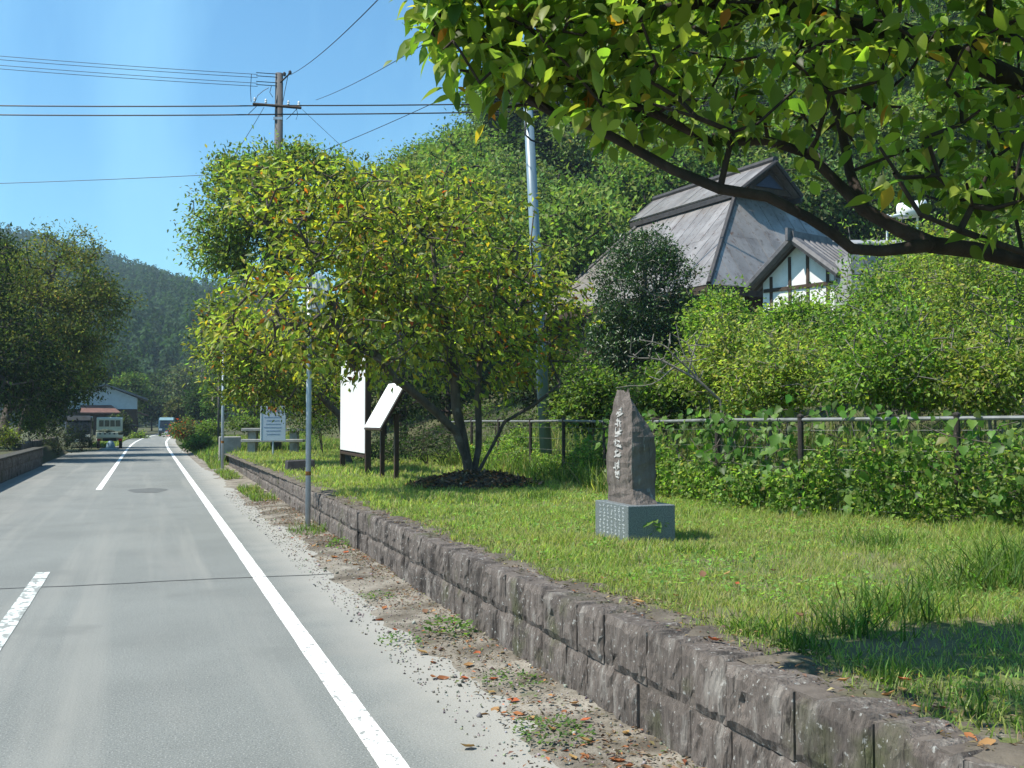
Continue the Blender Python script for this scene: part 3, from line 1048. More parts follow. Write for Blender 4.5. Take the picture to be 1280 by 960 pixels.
# ------------------------------------------------------------------ shrub thicket beyond the fence
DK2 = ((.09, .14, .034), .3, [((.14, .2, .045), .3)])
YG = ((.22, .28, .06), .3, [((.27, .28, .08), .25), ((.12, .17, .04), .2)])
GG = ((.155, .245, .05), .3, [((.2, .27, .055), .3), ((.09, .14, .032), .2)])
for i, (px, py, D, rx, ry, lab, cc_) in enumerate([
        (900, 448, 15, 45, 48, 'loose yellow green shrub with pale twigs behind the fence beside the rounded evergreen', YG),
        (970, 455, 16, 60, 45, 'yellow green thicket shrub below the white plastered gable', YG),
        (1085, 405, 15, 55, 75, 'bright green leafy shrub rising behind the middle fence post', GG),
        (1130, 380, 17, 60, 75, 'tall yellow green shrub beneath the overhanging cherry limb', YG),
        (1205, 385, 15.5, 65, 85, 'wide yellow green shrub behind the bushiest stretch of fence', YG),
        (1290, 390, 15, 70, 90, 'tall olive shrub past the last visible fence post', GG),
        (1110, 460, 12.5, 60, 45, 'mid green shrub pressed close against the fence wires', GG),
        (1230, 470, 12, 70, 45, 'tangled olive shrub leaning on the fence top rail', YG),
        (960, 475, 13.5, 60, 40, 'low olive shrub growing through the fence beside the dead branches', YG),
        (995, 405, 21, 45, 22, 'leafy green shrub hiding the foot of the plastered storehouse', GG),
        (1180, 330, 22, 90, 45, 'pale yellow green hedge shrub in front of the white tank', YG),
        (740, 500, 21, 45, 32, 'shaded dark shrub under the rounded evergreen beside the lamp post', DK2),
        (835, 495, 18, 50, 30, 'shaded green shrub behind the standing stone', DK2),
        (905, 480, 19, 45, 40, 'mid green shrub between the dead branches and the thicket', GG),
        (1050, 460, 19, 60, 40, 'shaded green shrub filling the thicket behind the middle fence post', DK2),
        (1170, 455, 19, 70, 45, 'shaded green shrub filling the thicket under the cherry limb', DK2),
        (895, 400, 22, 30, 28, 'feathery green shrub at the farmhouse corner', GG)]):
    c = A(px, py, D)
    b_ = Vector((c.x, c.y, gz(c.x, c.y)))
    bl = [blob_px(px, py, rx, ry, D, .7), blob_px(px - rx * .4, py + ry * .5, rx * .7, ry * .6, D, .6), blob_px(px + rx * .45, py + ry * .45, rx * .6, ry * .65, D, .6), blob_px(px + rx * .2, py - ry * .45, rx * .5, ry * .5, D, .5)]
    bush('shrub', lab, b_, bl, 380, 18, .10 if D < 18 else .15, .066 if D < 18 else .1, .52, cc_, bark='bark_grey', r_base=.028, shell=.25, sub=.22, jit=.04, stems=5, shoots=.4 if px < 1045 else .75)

# dead pale branches beside the monument
c = A(800, 500, 14)
b5 = A(905, 500, 13.2)
b5.z = gz(b5.x, b5.y)
init = [[tuple(b5)] + stem([(900, 500, 13.2), (860, 468, 13.2), (825, 450, 13.2), (785, 445, 13.2)]),
        stem([(870, 475, 13.2), (830, 432, 13.2), (800, 425, 13.2)]), stem([(840, 455, 13.2), (815, 480, 13.0), (770, 485, 13.0)]), stem([(880, 480, 13.2), (850, 430, 13.3), (845, 405, 13.3)]),
        stem([(860, 468, 13.2), (870, 430, 13.2), (880, 410, 13.2)])]
at = in_blobs([blob_px(820, 440, 45, 32, 13.2, .4), blob_px(860, 440, 30, 40, 13.3, .4)], 60, .2)
P, par, R, tips = grow(init, at, sub=.14, r_base=.022, r_tip=.0035, jit=.03)
th = thing('dead_shrub', 'leafless pale grey branches sticking out behind the standing stone', 'shrub', b5)
link('branches', branch_mesh('branches', P - np.array(b5), par, R, M['bark_grey'], 5), th)

# ------------------------------------------------------------------ wooded hillside behind the farmhouse: a few crowns, copied
def crown_kind(seed, h, r, cols, L, nat=170, per=34):
    global rng
    keep = rng
    rng = np.random.default_rng(seed)
    bl = [((0, 0, h * .62), (r, r, h * .32))]
    for q in range(6):
        a = q * 1.05 + rng.random()
        bl.append(((math.cos(a) * r * .6, math.sin(a) * r * .6, h * (.45 + .3 * rng.random())), (r * .55, r * .55, h * .18)))
    at = in_blobs(bl, nat, .55)
    P, par, R, tips = grow([[(0, 0, -.6), (0, 0, h * .25), (.1, .1, h * .55)]], at, sub=1.2, r_base=.2, r_tip=.02, jit=.1)
    bmsh = branch_mesh('trunk', P, par, R, M['bark_dark'], 5)
    V, cc2 = leaf_cloud(at, per, r * .16, L, .55, cols, .3, np.array((0, 0, h * .5)), .4)
    keep_leaf = np_mesh('crown', V, LEAF4F, cc2, M['leaf_far'])
    rng = keep
    return bmsh, keep_leaf


KINDS = [crown_kind(1, 8, 3.2, ((.12, .19, .045), .3, [((.18, .25, .06), .3)]), .30),
         crown_kind(2, 9, 3.0, ((.155, .225, .055), .3, [((.22, .28, .075), .25)]), .30),
         crown_kind(3, 7, 3.4, ((.08, .135, .038), .3, [((.13, .19, .05), .3)]), .28),
         crown_kind(4, 8, 2.8, ((.125, .18, .065), .3, [((.18, .22, .085), .3)]), .30)]
KLAB = ['leafy mid green tree on the wooded hillside behind the farmhouse', 'light green tree on the wooded hillside behind the farmhouse',
        'dark green tree on the wooded hillside behind the farmhouse', 'greyish green tree on the wooded hillside behind the farmhouse']
spots = []
tries = 0
while len(spots) < 105 and tries < 9000:
    tries += 1
    de = rng.uniform(50, 98)
    la = rng.uniform(-13, 36)
    px = 640 + F * la / de
    if px < 470 or px > 1330:
        continue
    if 735 < px < 1180 and de < 54:
        continue
    x, y = la * CY + de * SY, -la * SY + de * CY
    if any((x - a) ** 2 + (y - b) ** 2 < 3.0 ** 2 for a, b in spots):
        continue
    spots.append((x, y))
for x, y in spots:
    k = int(rng.integers(0, 4))
    th = thing('hillside_tree', KLAB[k], 'tree', (x, y, gz(x, y) - .2), rng.uniform(0, 6.28), 'trees on the wooded hillside')
    s = rng.uniform(.75, 1.2)
    th.scale = (s, s, s * rng.uniform(.9, 1.15))
    link('trunk', KINDS[k][0], th)
    link('crown', KINDS[k][1], th)


# cedars
def cedar_mesh(seed, h, r, n, cols, L):
    r_ = np.random.default_rng(seed)
    t = r_.random(n) ** .8
    z = h * (.12 + .88 * t)
    rad = r * (1 - t) ** .75 * (.25 + .75 * r_.random(n)) + .1
    a = r_.random(n) * 6.283
    P = np.stack([np.cos(a) * rad, np.sin(a) * rad, z + .3 * r_.normal(size=n)], -1)
    d = np.stack([np.cos(a), np.sin(a), -.55 + .4 * r_.normal(size=n)], -1) + .35 * r_.normal(size=(n, 3))
    d = nrm(d)
    u = r_.normal(size=(n, 3)) * .5
    u[:, 2] += 1
    s = nrm(np.cross(u, d))
    V = inst(LEAF4, P, d, s, np.cross(d, s), L * r_.uniform(.6, 1.4, n), L * .5 * r_.uniform(.6, 1.4, n))
    global rng
    return np_mesh('crown', V, LEAF4F, pick_cols(n, *cols), M['leaf'])


CED = cedar_mesh(4, 15, 2.5, 4200, ((.025, .045, .02), .3, [((.04, .065, .025), .3)]), .5)
tk = MB().tube([(0, 0, -1), (0, 0, 7), (0, 0, 14.6)], [.26, .18, .03], 7).mesh('trunk', M['bark_dark'], True)
for px, top, D, s in [(618, 118, 78, 1.0), (648, 135, 74, .95), (675, 120, 72, 1.0), (705, 105, 74, 1.1), (735, 130, 78, 1.0), (590, 165, 86, .9)]:
    c = A(px, top, D)
    g0 = gz(c.x, c.y)
    hgt = c.z - g0 + .3
    th = thing('cedar_tree', 'tall dark pointed cedar rising on the hillside behind the leaning lamp post', 'tree', (c.x, c.y, g0 - .3), rng.uniform(0, 6), 'cedars on the hillside')
    th.scale = (s, s, hgt / 15)
    link('trunk', tk, th)
    link('crown', CED, th)

# ------------------------------------------------------------------ far mountain with its cedar forest
rp = np.array([-500, -200, -60, 0, 60, 110, 150, 190, 230, 270, 330, 420, 520, 640])
re_ = np.array([300, 318, 312, 318, 330, 340, 356, 370, 378, 386, 402, 428, 455, 480])      # ridge line as seen, trees excluded
us = np.linspace(-500, 640, 58)
ts = np.concatenate([np.linspace(0, 1, 22), [1.15, 1.4]])
HV = []
for t in ts:
    for u in us:
        De = 210 + 330 * t
        rz = H + (525 - float(np.interp(u, rp, re_))) / F * 540
        if t <= 1:
            zz = rz * (t ** .85) + 2.5 * math.sin(u * .05 + 7 * t) * t * (1 - t) * 4
        else:
            zz = rz * (1 - (t - 1) * 2)
        p = A(u, 525, De)
        HV.append((p.x, p.y, max(zz, -1) - .5))
nu = len(us)
hf = [(j * nu + i, j * nu + i + 1, (j + 1) * nu + i + 1, (j + 1) * nu + i) for j in range(len(ts) - 1) for i in range(nu - 1)]
me = bpy.data.meshes.new('mountain')
me.from_pydata(HV, [], hf)
me.polygons.foreach_set('use_smooth', [True] * len(me.polygons))
me.materials.append(surf('mountain_soil', (.03, .045, .02), (.02, .03, .015), .05, 1, 0, world=True))
structure(link('mountain', me))
HVa = np.array(HV).reshape(len(ts), nu, 3)
NT = 4300
tt = rng.random(NT) ** .8 * 21.0
uu = rng.random(NT) * 28 + 20
ti, ui = tt.astype(int).clip(0, 20), uu.astype(int).clip(0, nu - 2)
ft, fu = (tt - ti)[:, None], (uu - ui)[:, None]
base = (HVa[ti, ui] * (1 - ft) * (1 - fu) + HVa[ti + 1, ui] * ft * (1 - fu) + HVa[ti, ui + 1] * (1 - ft) * fu + HVa[ti + 1, ui + 1] * ft * fu)
KS = 70                                    # sprays on one tree
broad = (np.sin(base[:, 0] * .021 + base[:, 1] * .013) + .7 * rng.normal(size=NT)) > 1.05
hh = np.where(broad, 9, 15) * rng.uniform(.75, 1.25, NT)
rr = np.where(broad, 4.2, 2.6) * rng.uniform(.8, 1.2, NT)
kt = (np.arange(KS)[None, :] + rng.random((NT, KS))) / KS
ang = rng.random((NT, KS)) * 6.283
prof = np.where(broad[:, None], np.sqrt(np.maximum(.05, 1 - (2 * kt - .9) ** 2)) * .9, (1 - kt) ** .8)
rad = rr[:, None] * prof * rng.uniform(.3, 1, (NT, KS)) + .1
P = np.stack([base[:, None, 0] + np.cos(ang) * rad, base[:, None, 1] + np.sin(ang) * rad, base[:, None, 2] + hh[:, None] * (.15 + .85 * kt)], -1).reshape(-1, 3)
d = np.stack([np.cos(ang), np.sin(ang), -.7 + .3 * rng.normal(size=ang.shape)], -1).reshape(-1, 3)
d, s, n_ = frames(d, np.tile(np.array([[0., 0, 1.]]), (len(d), 1)) + .5 * rng.normal(size=d.shape))
Lt = np.repeat(np.where(broad, 1.9, 1.6), KS) * rng.uniform(.6, 1.3, len(P))
tc_ = np.where(broad[:, None], np.array([[.10, .145, .04]]), np.array([[.034, .066, .028]])) * rng.uniform(.65, 1.4, (NT, 1))
V = inst(LEAF4, P, d, s, n_, Lt, Lt * .55)
o = link('mountain_forest', np_mesh('mountain_forest', V, LEAF4F, np.repeat(tc_, KS, axis=0), M['leaf_far']))
stuff(o, 'far blue green cedar forest covering the mountain slope', 'forest')

# ------------------------------------------------------------------ middle distance trees round the road bend
for (px, py, rx, ry, D, lab, col) in [
        (163, 488, 22, 19, 125, 'rounded light green tree behind the blue gabled house', (.085, .13, .03)),
        (205, 490, 26, 26, 160, 'dark green tree beyond the road bend', (.04, .06, .025)),
        (240, 480, 26, 30, 150, 'grey green loose tree beyond the road bend', (.09, .11, .06)),
        (190, 505, 18, 20, 150, 'dull green tree hiding the road where it bends away', (.05, .075, .03)),
        (222, 515, 14, 18, 118, 'small olive tree beside the blue van', (.08, .09, .03)),
        (254, 500, 19, 24, 95, 'dark rounded tree on the bank past the thin steel post', (.03, .055, .02)),
        (268, 495, 9, 22, 80, 'narrow bright green conifer on the bank', (.06, .11, .03)),
        (320, 480, 60, 40, 75, 'mid green tree behind the concrete table', (.05, .08, .025)),
        (410, 470, 60, 50, 60, 'mid green tree behind the white notice board', (.06, .085, .028)),
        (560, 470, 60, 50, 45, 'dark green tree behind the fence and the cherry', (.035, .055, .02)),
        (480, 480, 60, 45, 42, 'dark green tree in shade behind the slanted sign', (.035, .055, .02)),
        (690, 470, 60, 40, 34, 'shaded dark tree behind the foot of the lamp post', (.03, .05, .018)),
        (140, 465, 30, 30, 140, 'distant dark tree behind the roadside evergreens', (.03, .055, .025))]:
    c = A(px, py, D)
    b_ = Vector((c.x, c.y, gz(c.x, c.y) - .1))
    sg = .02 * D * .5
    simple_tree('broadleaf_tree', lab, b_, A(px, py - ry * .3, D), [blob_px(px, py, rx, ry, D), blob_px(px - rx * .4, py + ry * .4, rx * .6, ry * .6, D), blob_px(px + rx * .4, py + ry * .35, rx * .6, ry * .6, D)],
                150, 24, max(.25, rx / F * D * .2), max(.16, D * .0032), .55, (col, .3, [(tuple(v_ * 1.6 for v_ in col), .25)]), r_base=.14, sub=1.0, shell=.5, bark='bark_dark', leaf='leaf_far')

# low thicket along the far right roadside bank
for (px, py, rx, ry, D, lab, col, alt) in [
        (233, 535, 18, 11, 66, 'roadside bush dotted with red flowers', (.08, .11, .03), [((.42, .06, .03), .07), ((.35, .12, .03), .05)]),
        (262, 535, 14, 9, 58, 'grassy green bush beside the thin steel posts', (.10, .15, .03), []),
        (250, 552, 16, 9, 48, 'low leafy green bush at the foot of the bank', (.09, .14, .03), []),
        (310, 528, 25, 8, 44, 'low green hedge behind the concrete table', (.08, .12, .03), []),
        (172, 548, 8, 6, 88, 'small bright bush on the left verge past the truck', (.12, .16, .04), []),
        (150, 530, 10, 12, 84, 'dark bush before the blue gabled house', (.035, .05, .02), []),
        (400, 520, 40, 20, 34, 'leafy shaded hedge behind the white notice board', (.04, .065, .02), []),
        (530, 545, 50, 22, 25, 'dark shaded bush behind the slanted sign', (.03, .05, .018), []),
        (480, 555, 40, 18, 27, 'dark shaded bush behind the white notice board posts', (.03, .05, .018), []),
        (620, 520, 60, 18, 28, 'weedy green bush behind the fence and cherry stems', (.06, .09, .025), [])]:
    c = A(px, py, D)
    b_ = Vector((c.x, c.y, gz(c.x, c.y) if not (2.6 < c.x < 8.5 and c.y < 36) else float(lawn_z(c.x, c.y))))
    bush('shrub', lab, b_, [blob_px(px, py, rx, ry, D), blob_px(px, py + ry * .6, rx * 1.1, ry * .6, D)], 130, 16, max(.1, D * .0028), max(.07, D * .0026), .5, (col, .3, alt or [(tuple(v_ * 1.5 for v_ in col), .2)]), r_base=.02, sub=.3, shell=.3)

# ------------------------------------------------------------------ farmhouse
ROOFM = surf('weathered_metal_roof', (.255, .235, .22), (.18, .162, .15), 1.2, .38, .15, 12, spec=.5, metal=.25, rand=.10, stretch=(1, 1, .5),
             layers=[((.34, .32, .305), .7, .5, .75, None), ((.12, .09, .075), 2.5, .56, .72, (2, 2, .4)), ((.16, .10, .07), 5, .6, .7, None)])
RIDGE = surf('dark_roof_ridge', (.05, .045, .045), (.03, .028, .028), 5, .6, .2, 40)
PLASTER = surf('white_plaster', (.78, .77, .74), (.62, .62, .6), 2, .9, .2, 30)
TIMBER = surf('dark_timber', (.07, .045, .03), (.035, .025, .018), 6, .8, .5, 30, stretch=(1, 1, .2))
TILE = surf('grey_clay_tile', (.13, .125, .13), (.07, .07, .075), 5, .55, .3, 40, rand=.15)
GLASSD = surf('dark_window_glass', (.02, .025, .03), None, 3, .1, 0, spec=.6)

HC = A(886, 356, 37.0)                               # nearest eave corner
ua = math.radians(-28.0)                        # ridge direction against the camera axis
uw = Vector((math.sin(YAW + ua), math.cos(YAW + ua), 0))       # runs away to the left
vw = Vector((math.cos(YAW + ua), -math.sin(YAW + ua), 0))      # runs right
LU, LV = 13.1, 10.8
ez = HC.z
HX = Vector((0, 0, 1))
house = thing('farmhouse', 'old farmhouse with a large hipped brown sheet metal roof on the rise beyond the fence', 'house', (HC.x, HC.y, gz(HC.x + 3, HC.y + 3)))
hb = house.location
loc = lambda a, b, c_: HC + uw * a + vw * b + HX * c_ - hb
HR = 4.57                                # height of the hipped part
IN, INA, INB = 4.2, 3.3, 3.3             # plan run of the slopes: long sides, near end, far end


def clip(poly, nrm_, d0):
    out = []
    for i in range(len(poly)):
        p, q = poly[i], poly[(i + 1) % len(poly)]
        a, b = p.dot(nrm_) - d0, q.dot(nrm_) - d0
        if a >= 0:
            out.append(p)
        if (a >= 0) != (b >= 0):
            out.append(p.lerp(q, a / (a - b)))
    return out


roof = bpy.data.objects.new('roof', None)
C.objects.link(roof)
roof.parent = house


def sheets(poly, ex, wd, rows, parent, mat, th_=.035):
    """cut a roof face into sheets: strips of width wd along ex, rows at right angles"""
    nn = (poly[1] - poly[0]).cross(poly[2] - poly[0]).normalized()
    if nn.z < 0:
        nn = -nn
    ex = ex.normalized()
    ey = nn.cross(ex).normalized()
    if ey.z < 0:
        ey = -ey
    e0, e1 = min(p.dot(ex) for p in poly), max(p.dot(ex) for p in poly)
    y0, y1 = min(p.dot(ey) for p in poly), max(p.dot(ey) for p in poly)
    k = max(1, round((e1 - e0) / wd))
    for r_ in range(rows):
        for i in range(k):
            a, b = e0 + (e1 - e0) * i / k, e0 + (e1 - e0) * (i + 1) / k
            c_, d_ = y0 + (y1 - y0) * r_ / rows, y0 + (y1 - y0) * (r_ + 1) / rows
            q = clip(clip(clip(clip(poly, ex, a + .012), -ex, -b + .012), ey, c_ + .0), -ey, -d_ + .02)
            if len(q) >= 3:
                up_ = nn * (random.uniform(0, .012) - .01 * r_)
                MB().prism([p + up_ for p in q], nn * th_).obj('roof_sheet', mat, parent)


c00, c10, c11, c01 = loc(0, 0, 0), loc(LU, 0, 0), loc(LU, LV, 0), loc(0, LV, 0)
t00, t10, t11, t01 = loc(INA, IN, HR), loc(LU - INB, IN, HR), loc(LU - INB, LV - IN, HR), loc(INA, LV - IN, HR)
MB().add([c00, c10, c11, c01, t00, t10, t11, t01], [(0, 1, 5, 4), (1, 2, 6, 5), (2, 3, 7, 6), (3, 0, 4, 7), (4, 5, 6, 7), (3, 2, 1, 0)]).obj('roof_deck', TIMBER, roof)
sheets([c00, c10, t10, t00], uw, .62, 2, roof, ROOFM)
sheets([c01, c00, t00, t01], vw, .62, 2, roof, ROOFM)
sheets([c10, c11, t11, t10], vw, .8, 2, roof, ROOFM)
sheets([c11, c01, t01, t11], uw, .8, 2, roof, ROOFM)
for a, b in ((c00, t00), (c10, t10), (c11, t11), (c01, t01)):
    MB().tube([a + HX * .05, b + HX * .06], .11, 6).obj('hip_ridge', RIDGE, roof)
# upper gabled cap
e_ = .45
ua0, ua1 = INA - .9, LU - INB + .7
vm = LV / 2
rz2 = HR + 1.2
lowz = HR - .05
uL0, uL1 = loc(ua0, IN - e_, lowz), loc(ua1, IN - e_, lowz)
uR0, uR1 = loc(ua0, LV - IN + e_, lowz), loc(ua1, LV - IN + e_, lowz)
r0_, r1_ = loc(ua0 - .2, vm, rz2), loc(ua1 + .2, vm, rz2)
MB().prism([loc(ua0 + .25, IN - .1, lowz), loc(ua0 + .25, LV - IN + .1, lowz), loc(ua0 + .25, vm, rz2 - .12)], uw * (ua1 - ua0 - .5)).obj('gable_core', TIMBER, roof)
sheets([uL0, uL1, r1_, r0_], uw, .62, 1, roof, ROOFM, .07)
sheets([uR0, uR1, r1_, r0_], uw, .62, 1, roof, ROOFM, .07)
MB().tube([r0_ + HX * .1, r1_ + HX * .1], .17, 8).obj('ridge_cap', RIDGE, roof)
for a, b in ((uL0, uL1), (uR0, uR1)):
    mbx = MB()
    mbx.prism([a - HX * .02, b - HX * .02, b - HX * .24, a - HX * .24], (vw if a is uL0 else -vw) * .08)
    mbx.obj('cap_fascia', RIDGE, roof)
for a, b in ((uL0, r0_), (uR0, r0_), (uL1, r1_), (uR1, r1_)):
    MB().tube([a + HX * .02, b + HX * .02], .09, 6).obj('verge_board', RIDGE, roof)
gv = MB()
gv.prism([loc(ua0 + .23, vm - .75, lowz + .25), loc(ua0 + .23, vm + .75, lowz + .25), loc(ua0 + .23, vm, rz2 - .45)], -uw * .05)
gv.obj('gable_vent', surf('blue_black_vent', (.03, .04, .08), None, 5, .6, 0), roof)
# eave fascia and walls
for a, b, o_ in ((c00, c10, vw), (c00, c01, uw), (c10, c11, -uw), (c01, c11, -vw)):
    MB().prism([a - HX * .01, b - HX * .01, b - HX * .32, a - HX * .32], o_ * .12).obj('eave_board', TIMBER, roof)
wh = ez - hb.z - .3
fl = -(ez - hb.z)
wl = MB()
i_ = .95
for (a0, b0, a1, b1) in ((i_, i_, LU - i_, i_), (i_, i_, i_, LV - i_), (LU - i_, i_, LU - i_, LV - i_), (i_, LV - i_, LU - i_, LV - i_)):
    p, q = loc(a0, b0, fl), loc(a1, b1, fl)
    d_ = (q - p).normalized().cross(HX) * .09
    wl.prism([p - d_, q - d_, q + d_, p + d_], HX * (wh + .28))
wl.obj('wall', surf('eave_shade_cladding', (.11, .075, .05), (.06, .042, .03), 3, .85, .4, 20, stretch=(1, 1, .2)), house)  # wall colour made dark brown to carry the shade under the eave
for k in range(7):
    p = loc(i_ - .04 + (LU - 2 * i_) * k / 6, i_ - .1, fl)
    MB().box(p + HX * (wh / 2 + .1), (.16, .16, wh + .2), -(YAW + ua)).obj('post', TIMBER, house)
for k in range(6):
    p = loc(i_ - .1, i_ - .04 + (LV - 2 * i_) * k / 5, fl)
    MB().box(p + HX * (wh / 2 + .1), (.16, .16, wh + .2), -(YAW + ua)).obj('post', TIMBER, house)
for k in range(3):
    p = loc(2.6 + k * 2.6, i_ - .1, fl + 1.2)
    w_ = MB().box(p, (.06, 1.5, 1.3), -(YAW + ua)).obj('window', TIMBER, house)
    MB().box(p - vw * .05, (.03, 1.3, 1.1), -(YAW + ua)).obj('pane', GLASSD, w_)

# ------------------------------------------------------------------ plastered storehouse
SCn = A(990, 300, 32.5)                                # gable peak
ka = math.radians(52)                                  # ridge runs back to the right
ku = Vector((math.sin(YAW + ka), math.cos(YAW + ka), 0))
kv = Vector((math.cos(YAW + ka), -math.sin(YAW + ka), 0))
st = thing('storehouse', 'small white plastered storehouse with dark posts and grey tiled gable roof before the farmhouse', 'storehouse', (SCn.x, SCn.y, gz(SCn.x + 1, SCn.y + 1) - .3))
sl = lambda a, b, c_: SCn + ku * a + kv * b + HX * c_ - st.location
HWd, DR, LEN = 1.75, 1.35, 5.0
bot = st.location.z - SCn.z
body = [sl(.35, -HWd + .3, bot), sl(.35, HWd - .3, bot), sl(.35, HWd - .3, -DR + .12), sl(.35, 0, -.12), sl(.35, -HWd + .3, -DR + .12)]
MB().prism(body, ku * (LEN - .7)).obj('wall', PLASTER, st)
for b in (-1.1, -.35, .35, 1.1):
    zt = -.16 - abs(b) / HWd * DR - .05
    MB().prism([sl(.31, b - .05, bot), sl(.31, b + .05, bot), sl(.31, b + .05, zt), sl(.31, b - .05, zt)], ku * .06).obj('post', TIMBER, st)
MB().prism([sl(.30, -1.4, -DR - .1), sl(.30, 1.4, -DR - .1), sl(.30, 1.4, -DR - .22), sl(.30, -1.4, -DR - .22)], ku * .06).obj('beam', TIMBER, st)
rf = bpy.data.objects.new('roof', None)
C.objects.link(rf)
rf.parent = st
for sgn in (-1, 1):
    e = sl(0, sgn * HWd, -DR)
    p0 = sl(0, 0, 0)
    deck = [p0 - HX * .1, p0 + ku * LEN - HX * .1, e + ku * LEN - HX * .1, e - HX * .1]
    MB().prism(deck, HX * .1).obj('roof_deck', TIMBER, rf)
    nrow = 16
    for r_ in range(nrow):
        a = ku * (LEN * (r_ + .5) / nrow)
        MB().tube([p0 + a + HX * .04, e + a + HX * .03 + kv * sgn * .08 - HX * .05], [.13, .13], 6).obj('tile_row', TILE, rf)
    MB().tube([p0 + HX * .03 - ku * .02, e + HX * .03 - ku * .02], .14, 7).obj('verge_tile', TILE, rf)
MB().prism([sl(-.1, -.16, .0), sl(-.1, .16, .0), sl(-.1, .12, .28), sl(-.1, -.12, .28)], ku * (LEN + .2)).obj('ridge_tile', TILE, rf)
MB().box(sl(-.12, 0, .16), (.1, .36, .42), -(YAW + ka)).obj('ridge_end_tile', TILE, rf)

# shed with white tank
sh = A(1120, 300, 30)
shed = thing('shed', 'small grey roofed shed half hidden in shrubs under the cherry limb', 'shed', (sh.x, sh.y, gz(sh.x, sh.y) - .2))
hh_ = sh.z - shed.location.z
R_ = Matrix.Rotation(-YAW, 3, 'Z')
MB().box((0, 1.0, hh_ / 2 - .2), (2.0, 1.8, hh_ - .4), -YAW).obj('wall', surf('grey_boards', (.3, .31, .31), (.2, .2, .2), 4, .8, .2), shed)
for k in range(6):
    MB().prism([R_ @ Vector((-1.2 + k * .4, -.1, hh_ - .15)), R_ @ Vector((-.82 + k * .4, -.1, hh_ - .15)), R_ @ Vector((-.82 + k * .4, 2.2, hh_ + .35)), R_ @ Vector((-1.2 + k * .4, 2.2, hh_ + .35))], (0, 0, .05)).obj('roof_sheet', surf('grey_sheet', (.32, .33, .34), None, 4, .5, .1) if k == 0 else bpy.data.materials['grey_sheet'], shed)
tkz = A(1140, 262, 29.6)
tank = thing('water_tank', 'white cylindrical water heater tank with white pipe frame above the shed', 'tank', tuple(tkz - Vector((0, 0, .5))))
MB().lathe([(.12, -.4), (.24, -.38), (.25, .38), (.12, .4)], (0, 0, .5), 14, Matrix.Rotation(math.radians(90), 3, 'X') @ Matrix.Rotation(.5, 3, 'Y')).obj('drum', M['white_paint'], tank, True)
MB().tube([(-1.3, 0, .12), (-.5, 0, .3), (0, .1, .32)], .05, 6).obj('pipe', M['white_paint'], tank, True)
for dx in (-.9, .2):
    MB().tube([(dx, 0, .3), (dx, .05, -.75)], .03, 6).obj('leg', M['white_paint'], tank)

# ------------------------------------------------------------------ house at the road bend, left
h0 = G(150, 552, 0)
hl = thing('roadside_house', 'two storey house with pale blue gable and grey roof behind the parked truck', 'house', (-.5, 116, 0))
BLUEW = surf('pale_blue_siding', (.42, .5, .56), (.36, .43, .48), 2, .8, .1)
REDR = surf('red_brown_sheet_roof', (.17, .085, .07), (.11, .06, .05), 3, .6, .2)
GREYR = surf('grey_tile_roof', (.15, .16, .175), (.09, .1, .11), 4, .6, .3)
MB().prism([Vector((-7.5, 0, 0)), Vector((-.6, 0, 0)), Vector((-.6, 0, 4.0)), Vector((-3.8, 0, 5.3)), Vector((-7.5, 0, 4.0))], (0, 9, 0)).obj('wall', BLUEW, hl)
MB().box((-4.05, -.04, 1.4), (6.96, .06, 2.8)).obj('lower_cladding', TIMBER, hl)
MB().prism([Vector((-3.8, -.6, 5.35)), Vector((.5, -.6, 3.75)), Vector((.5, -.6, 3.95)), Vector((-3.8, -.6, 5.55))], (0, 10.2, 0)).obj('roof', GREYR, hl)
MB().prism([Vector((-3.8, -.6, 5.35)), Vector((-8.2, -.6, 3.75)), Vector((-8.2, -.6, 3.95)), Vector((-3.8, -.6, 5.55))], (0, 10.2, 0)).obj('roof', GREYR, hl)
MB().prism([Vector((-2.2, -1.8, 2.3)), Vector((-6.2, -1.8, 2.3)), Vector((-6.2, -.02, 3.1)), Vector((-3.2, -.02, 3.1))], (0, 0, .12)).obj('porch_roof', REDR, hl)
MB().prism([Vector((-.55, .2, 2.4)), Vector((.55, .2, 2.05)), Vector((.55, 9, 2.05)), Vector((-.55, 9, 2.4))], (0, 0, .12)).obj('lower_eave', REDR, hl)
for yy_ in (1.5, 4.0, 6.5):
    f_ = MB().box((-.57, yy_, 1.2), (.06, 1.4, 1.3)).obj('window', TIMBER, hl)
    MB().box((-.53, yy_, 1.2), (.03, 1.25, 1.15)).obj('pane', GLASSD, f_)
for dx in (-5.4, -3.2, -.9):
    MB().box((dx, -1.7, 1.22), (.12, .12, 2.44)).obj('porch_post', TIMBER, hl)

# ------------------------------------------------------------------ vehicles
CREAM = surf('cream_white_car_paint', (.62, .63, .52), (.56, .57, .46), 2, .35, .02, spec=.5)
BLACKR = surf('tyre_rubber', (.02, .02, .02), None, 5, .8, .1)
CHROME = surf('wheel_steel', (.5, .5, .5), None, 5, .35, 0, metal=.8)
REDL = surf('red_lens', (.45, .02, .015), None, 5, .3, 0)
DKBL = surf('dark_blue_car_paint', (.05, .11, .16), (.04, .09, .13), 2, .35, .02, spec=.5)
TEAL = surf('pale_teal_car_paint', (.22, .36, .40), (.18, .3, .34), 2, .35, .02, spec=.5)
DKCAR = surf('dark_grey_car_paint', (.05, .055, .06), None, 2, .3, .02, spec=.5)


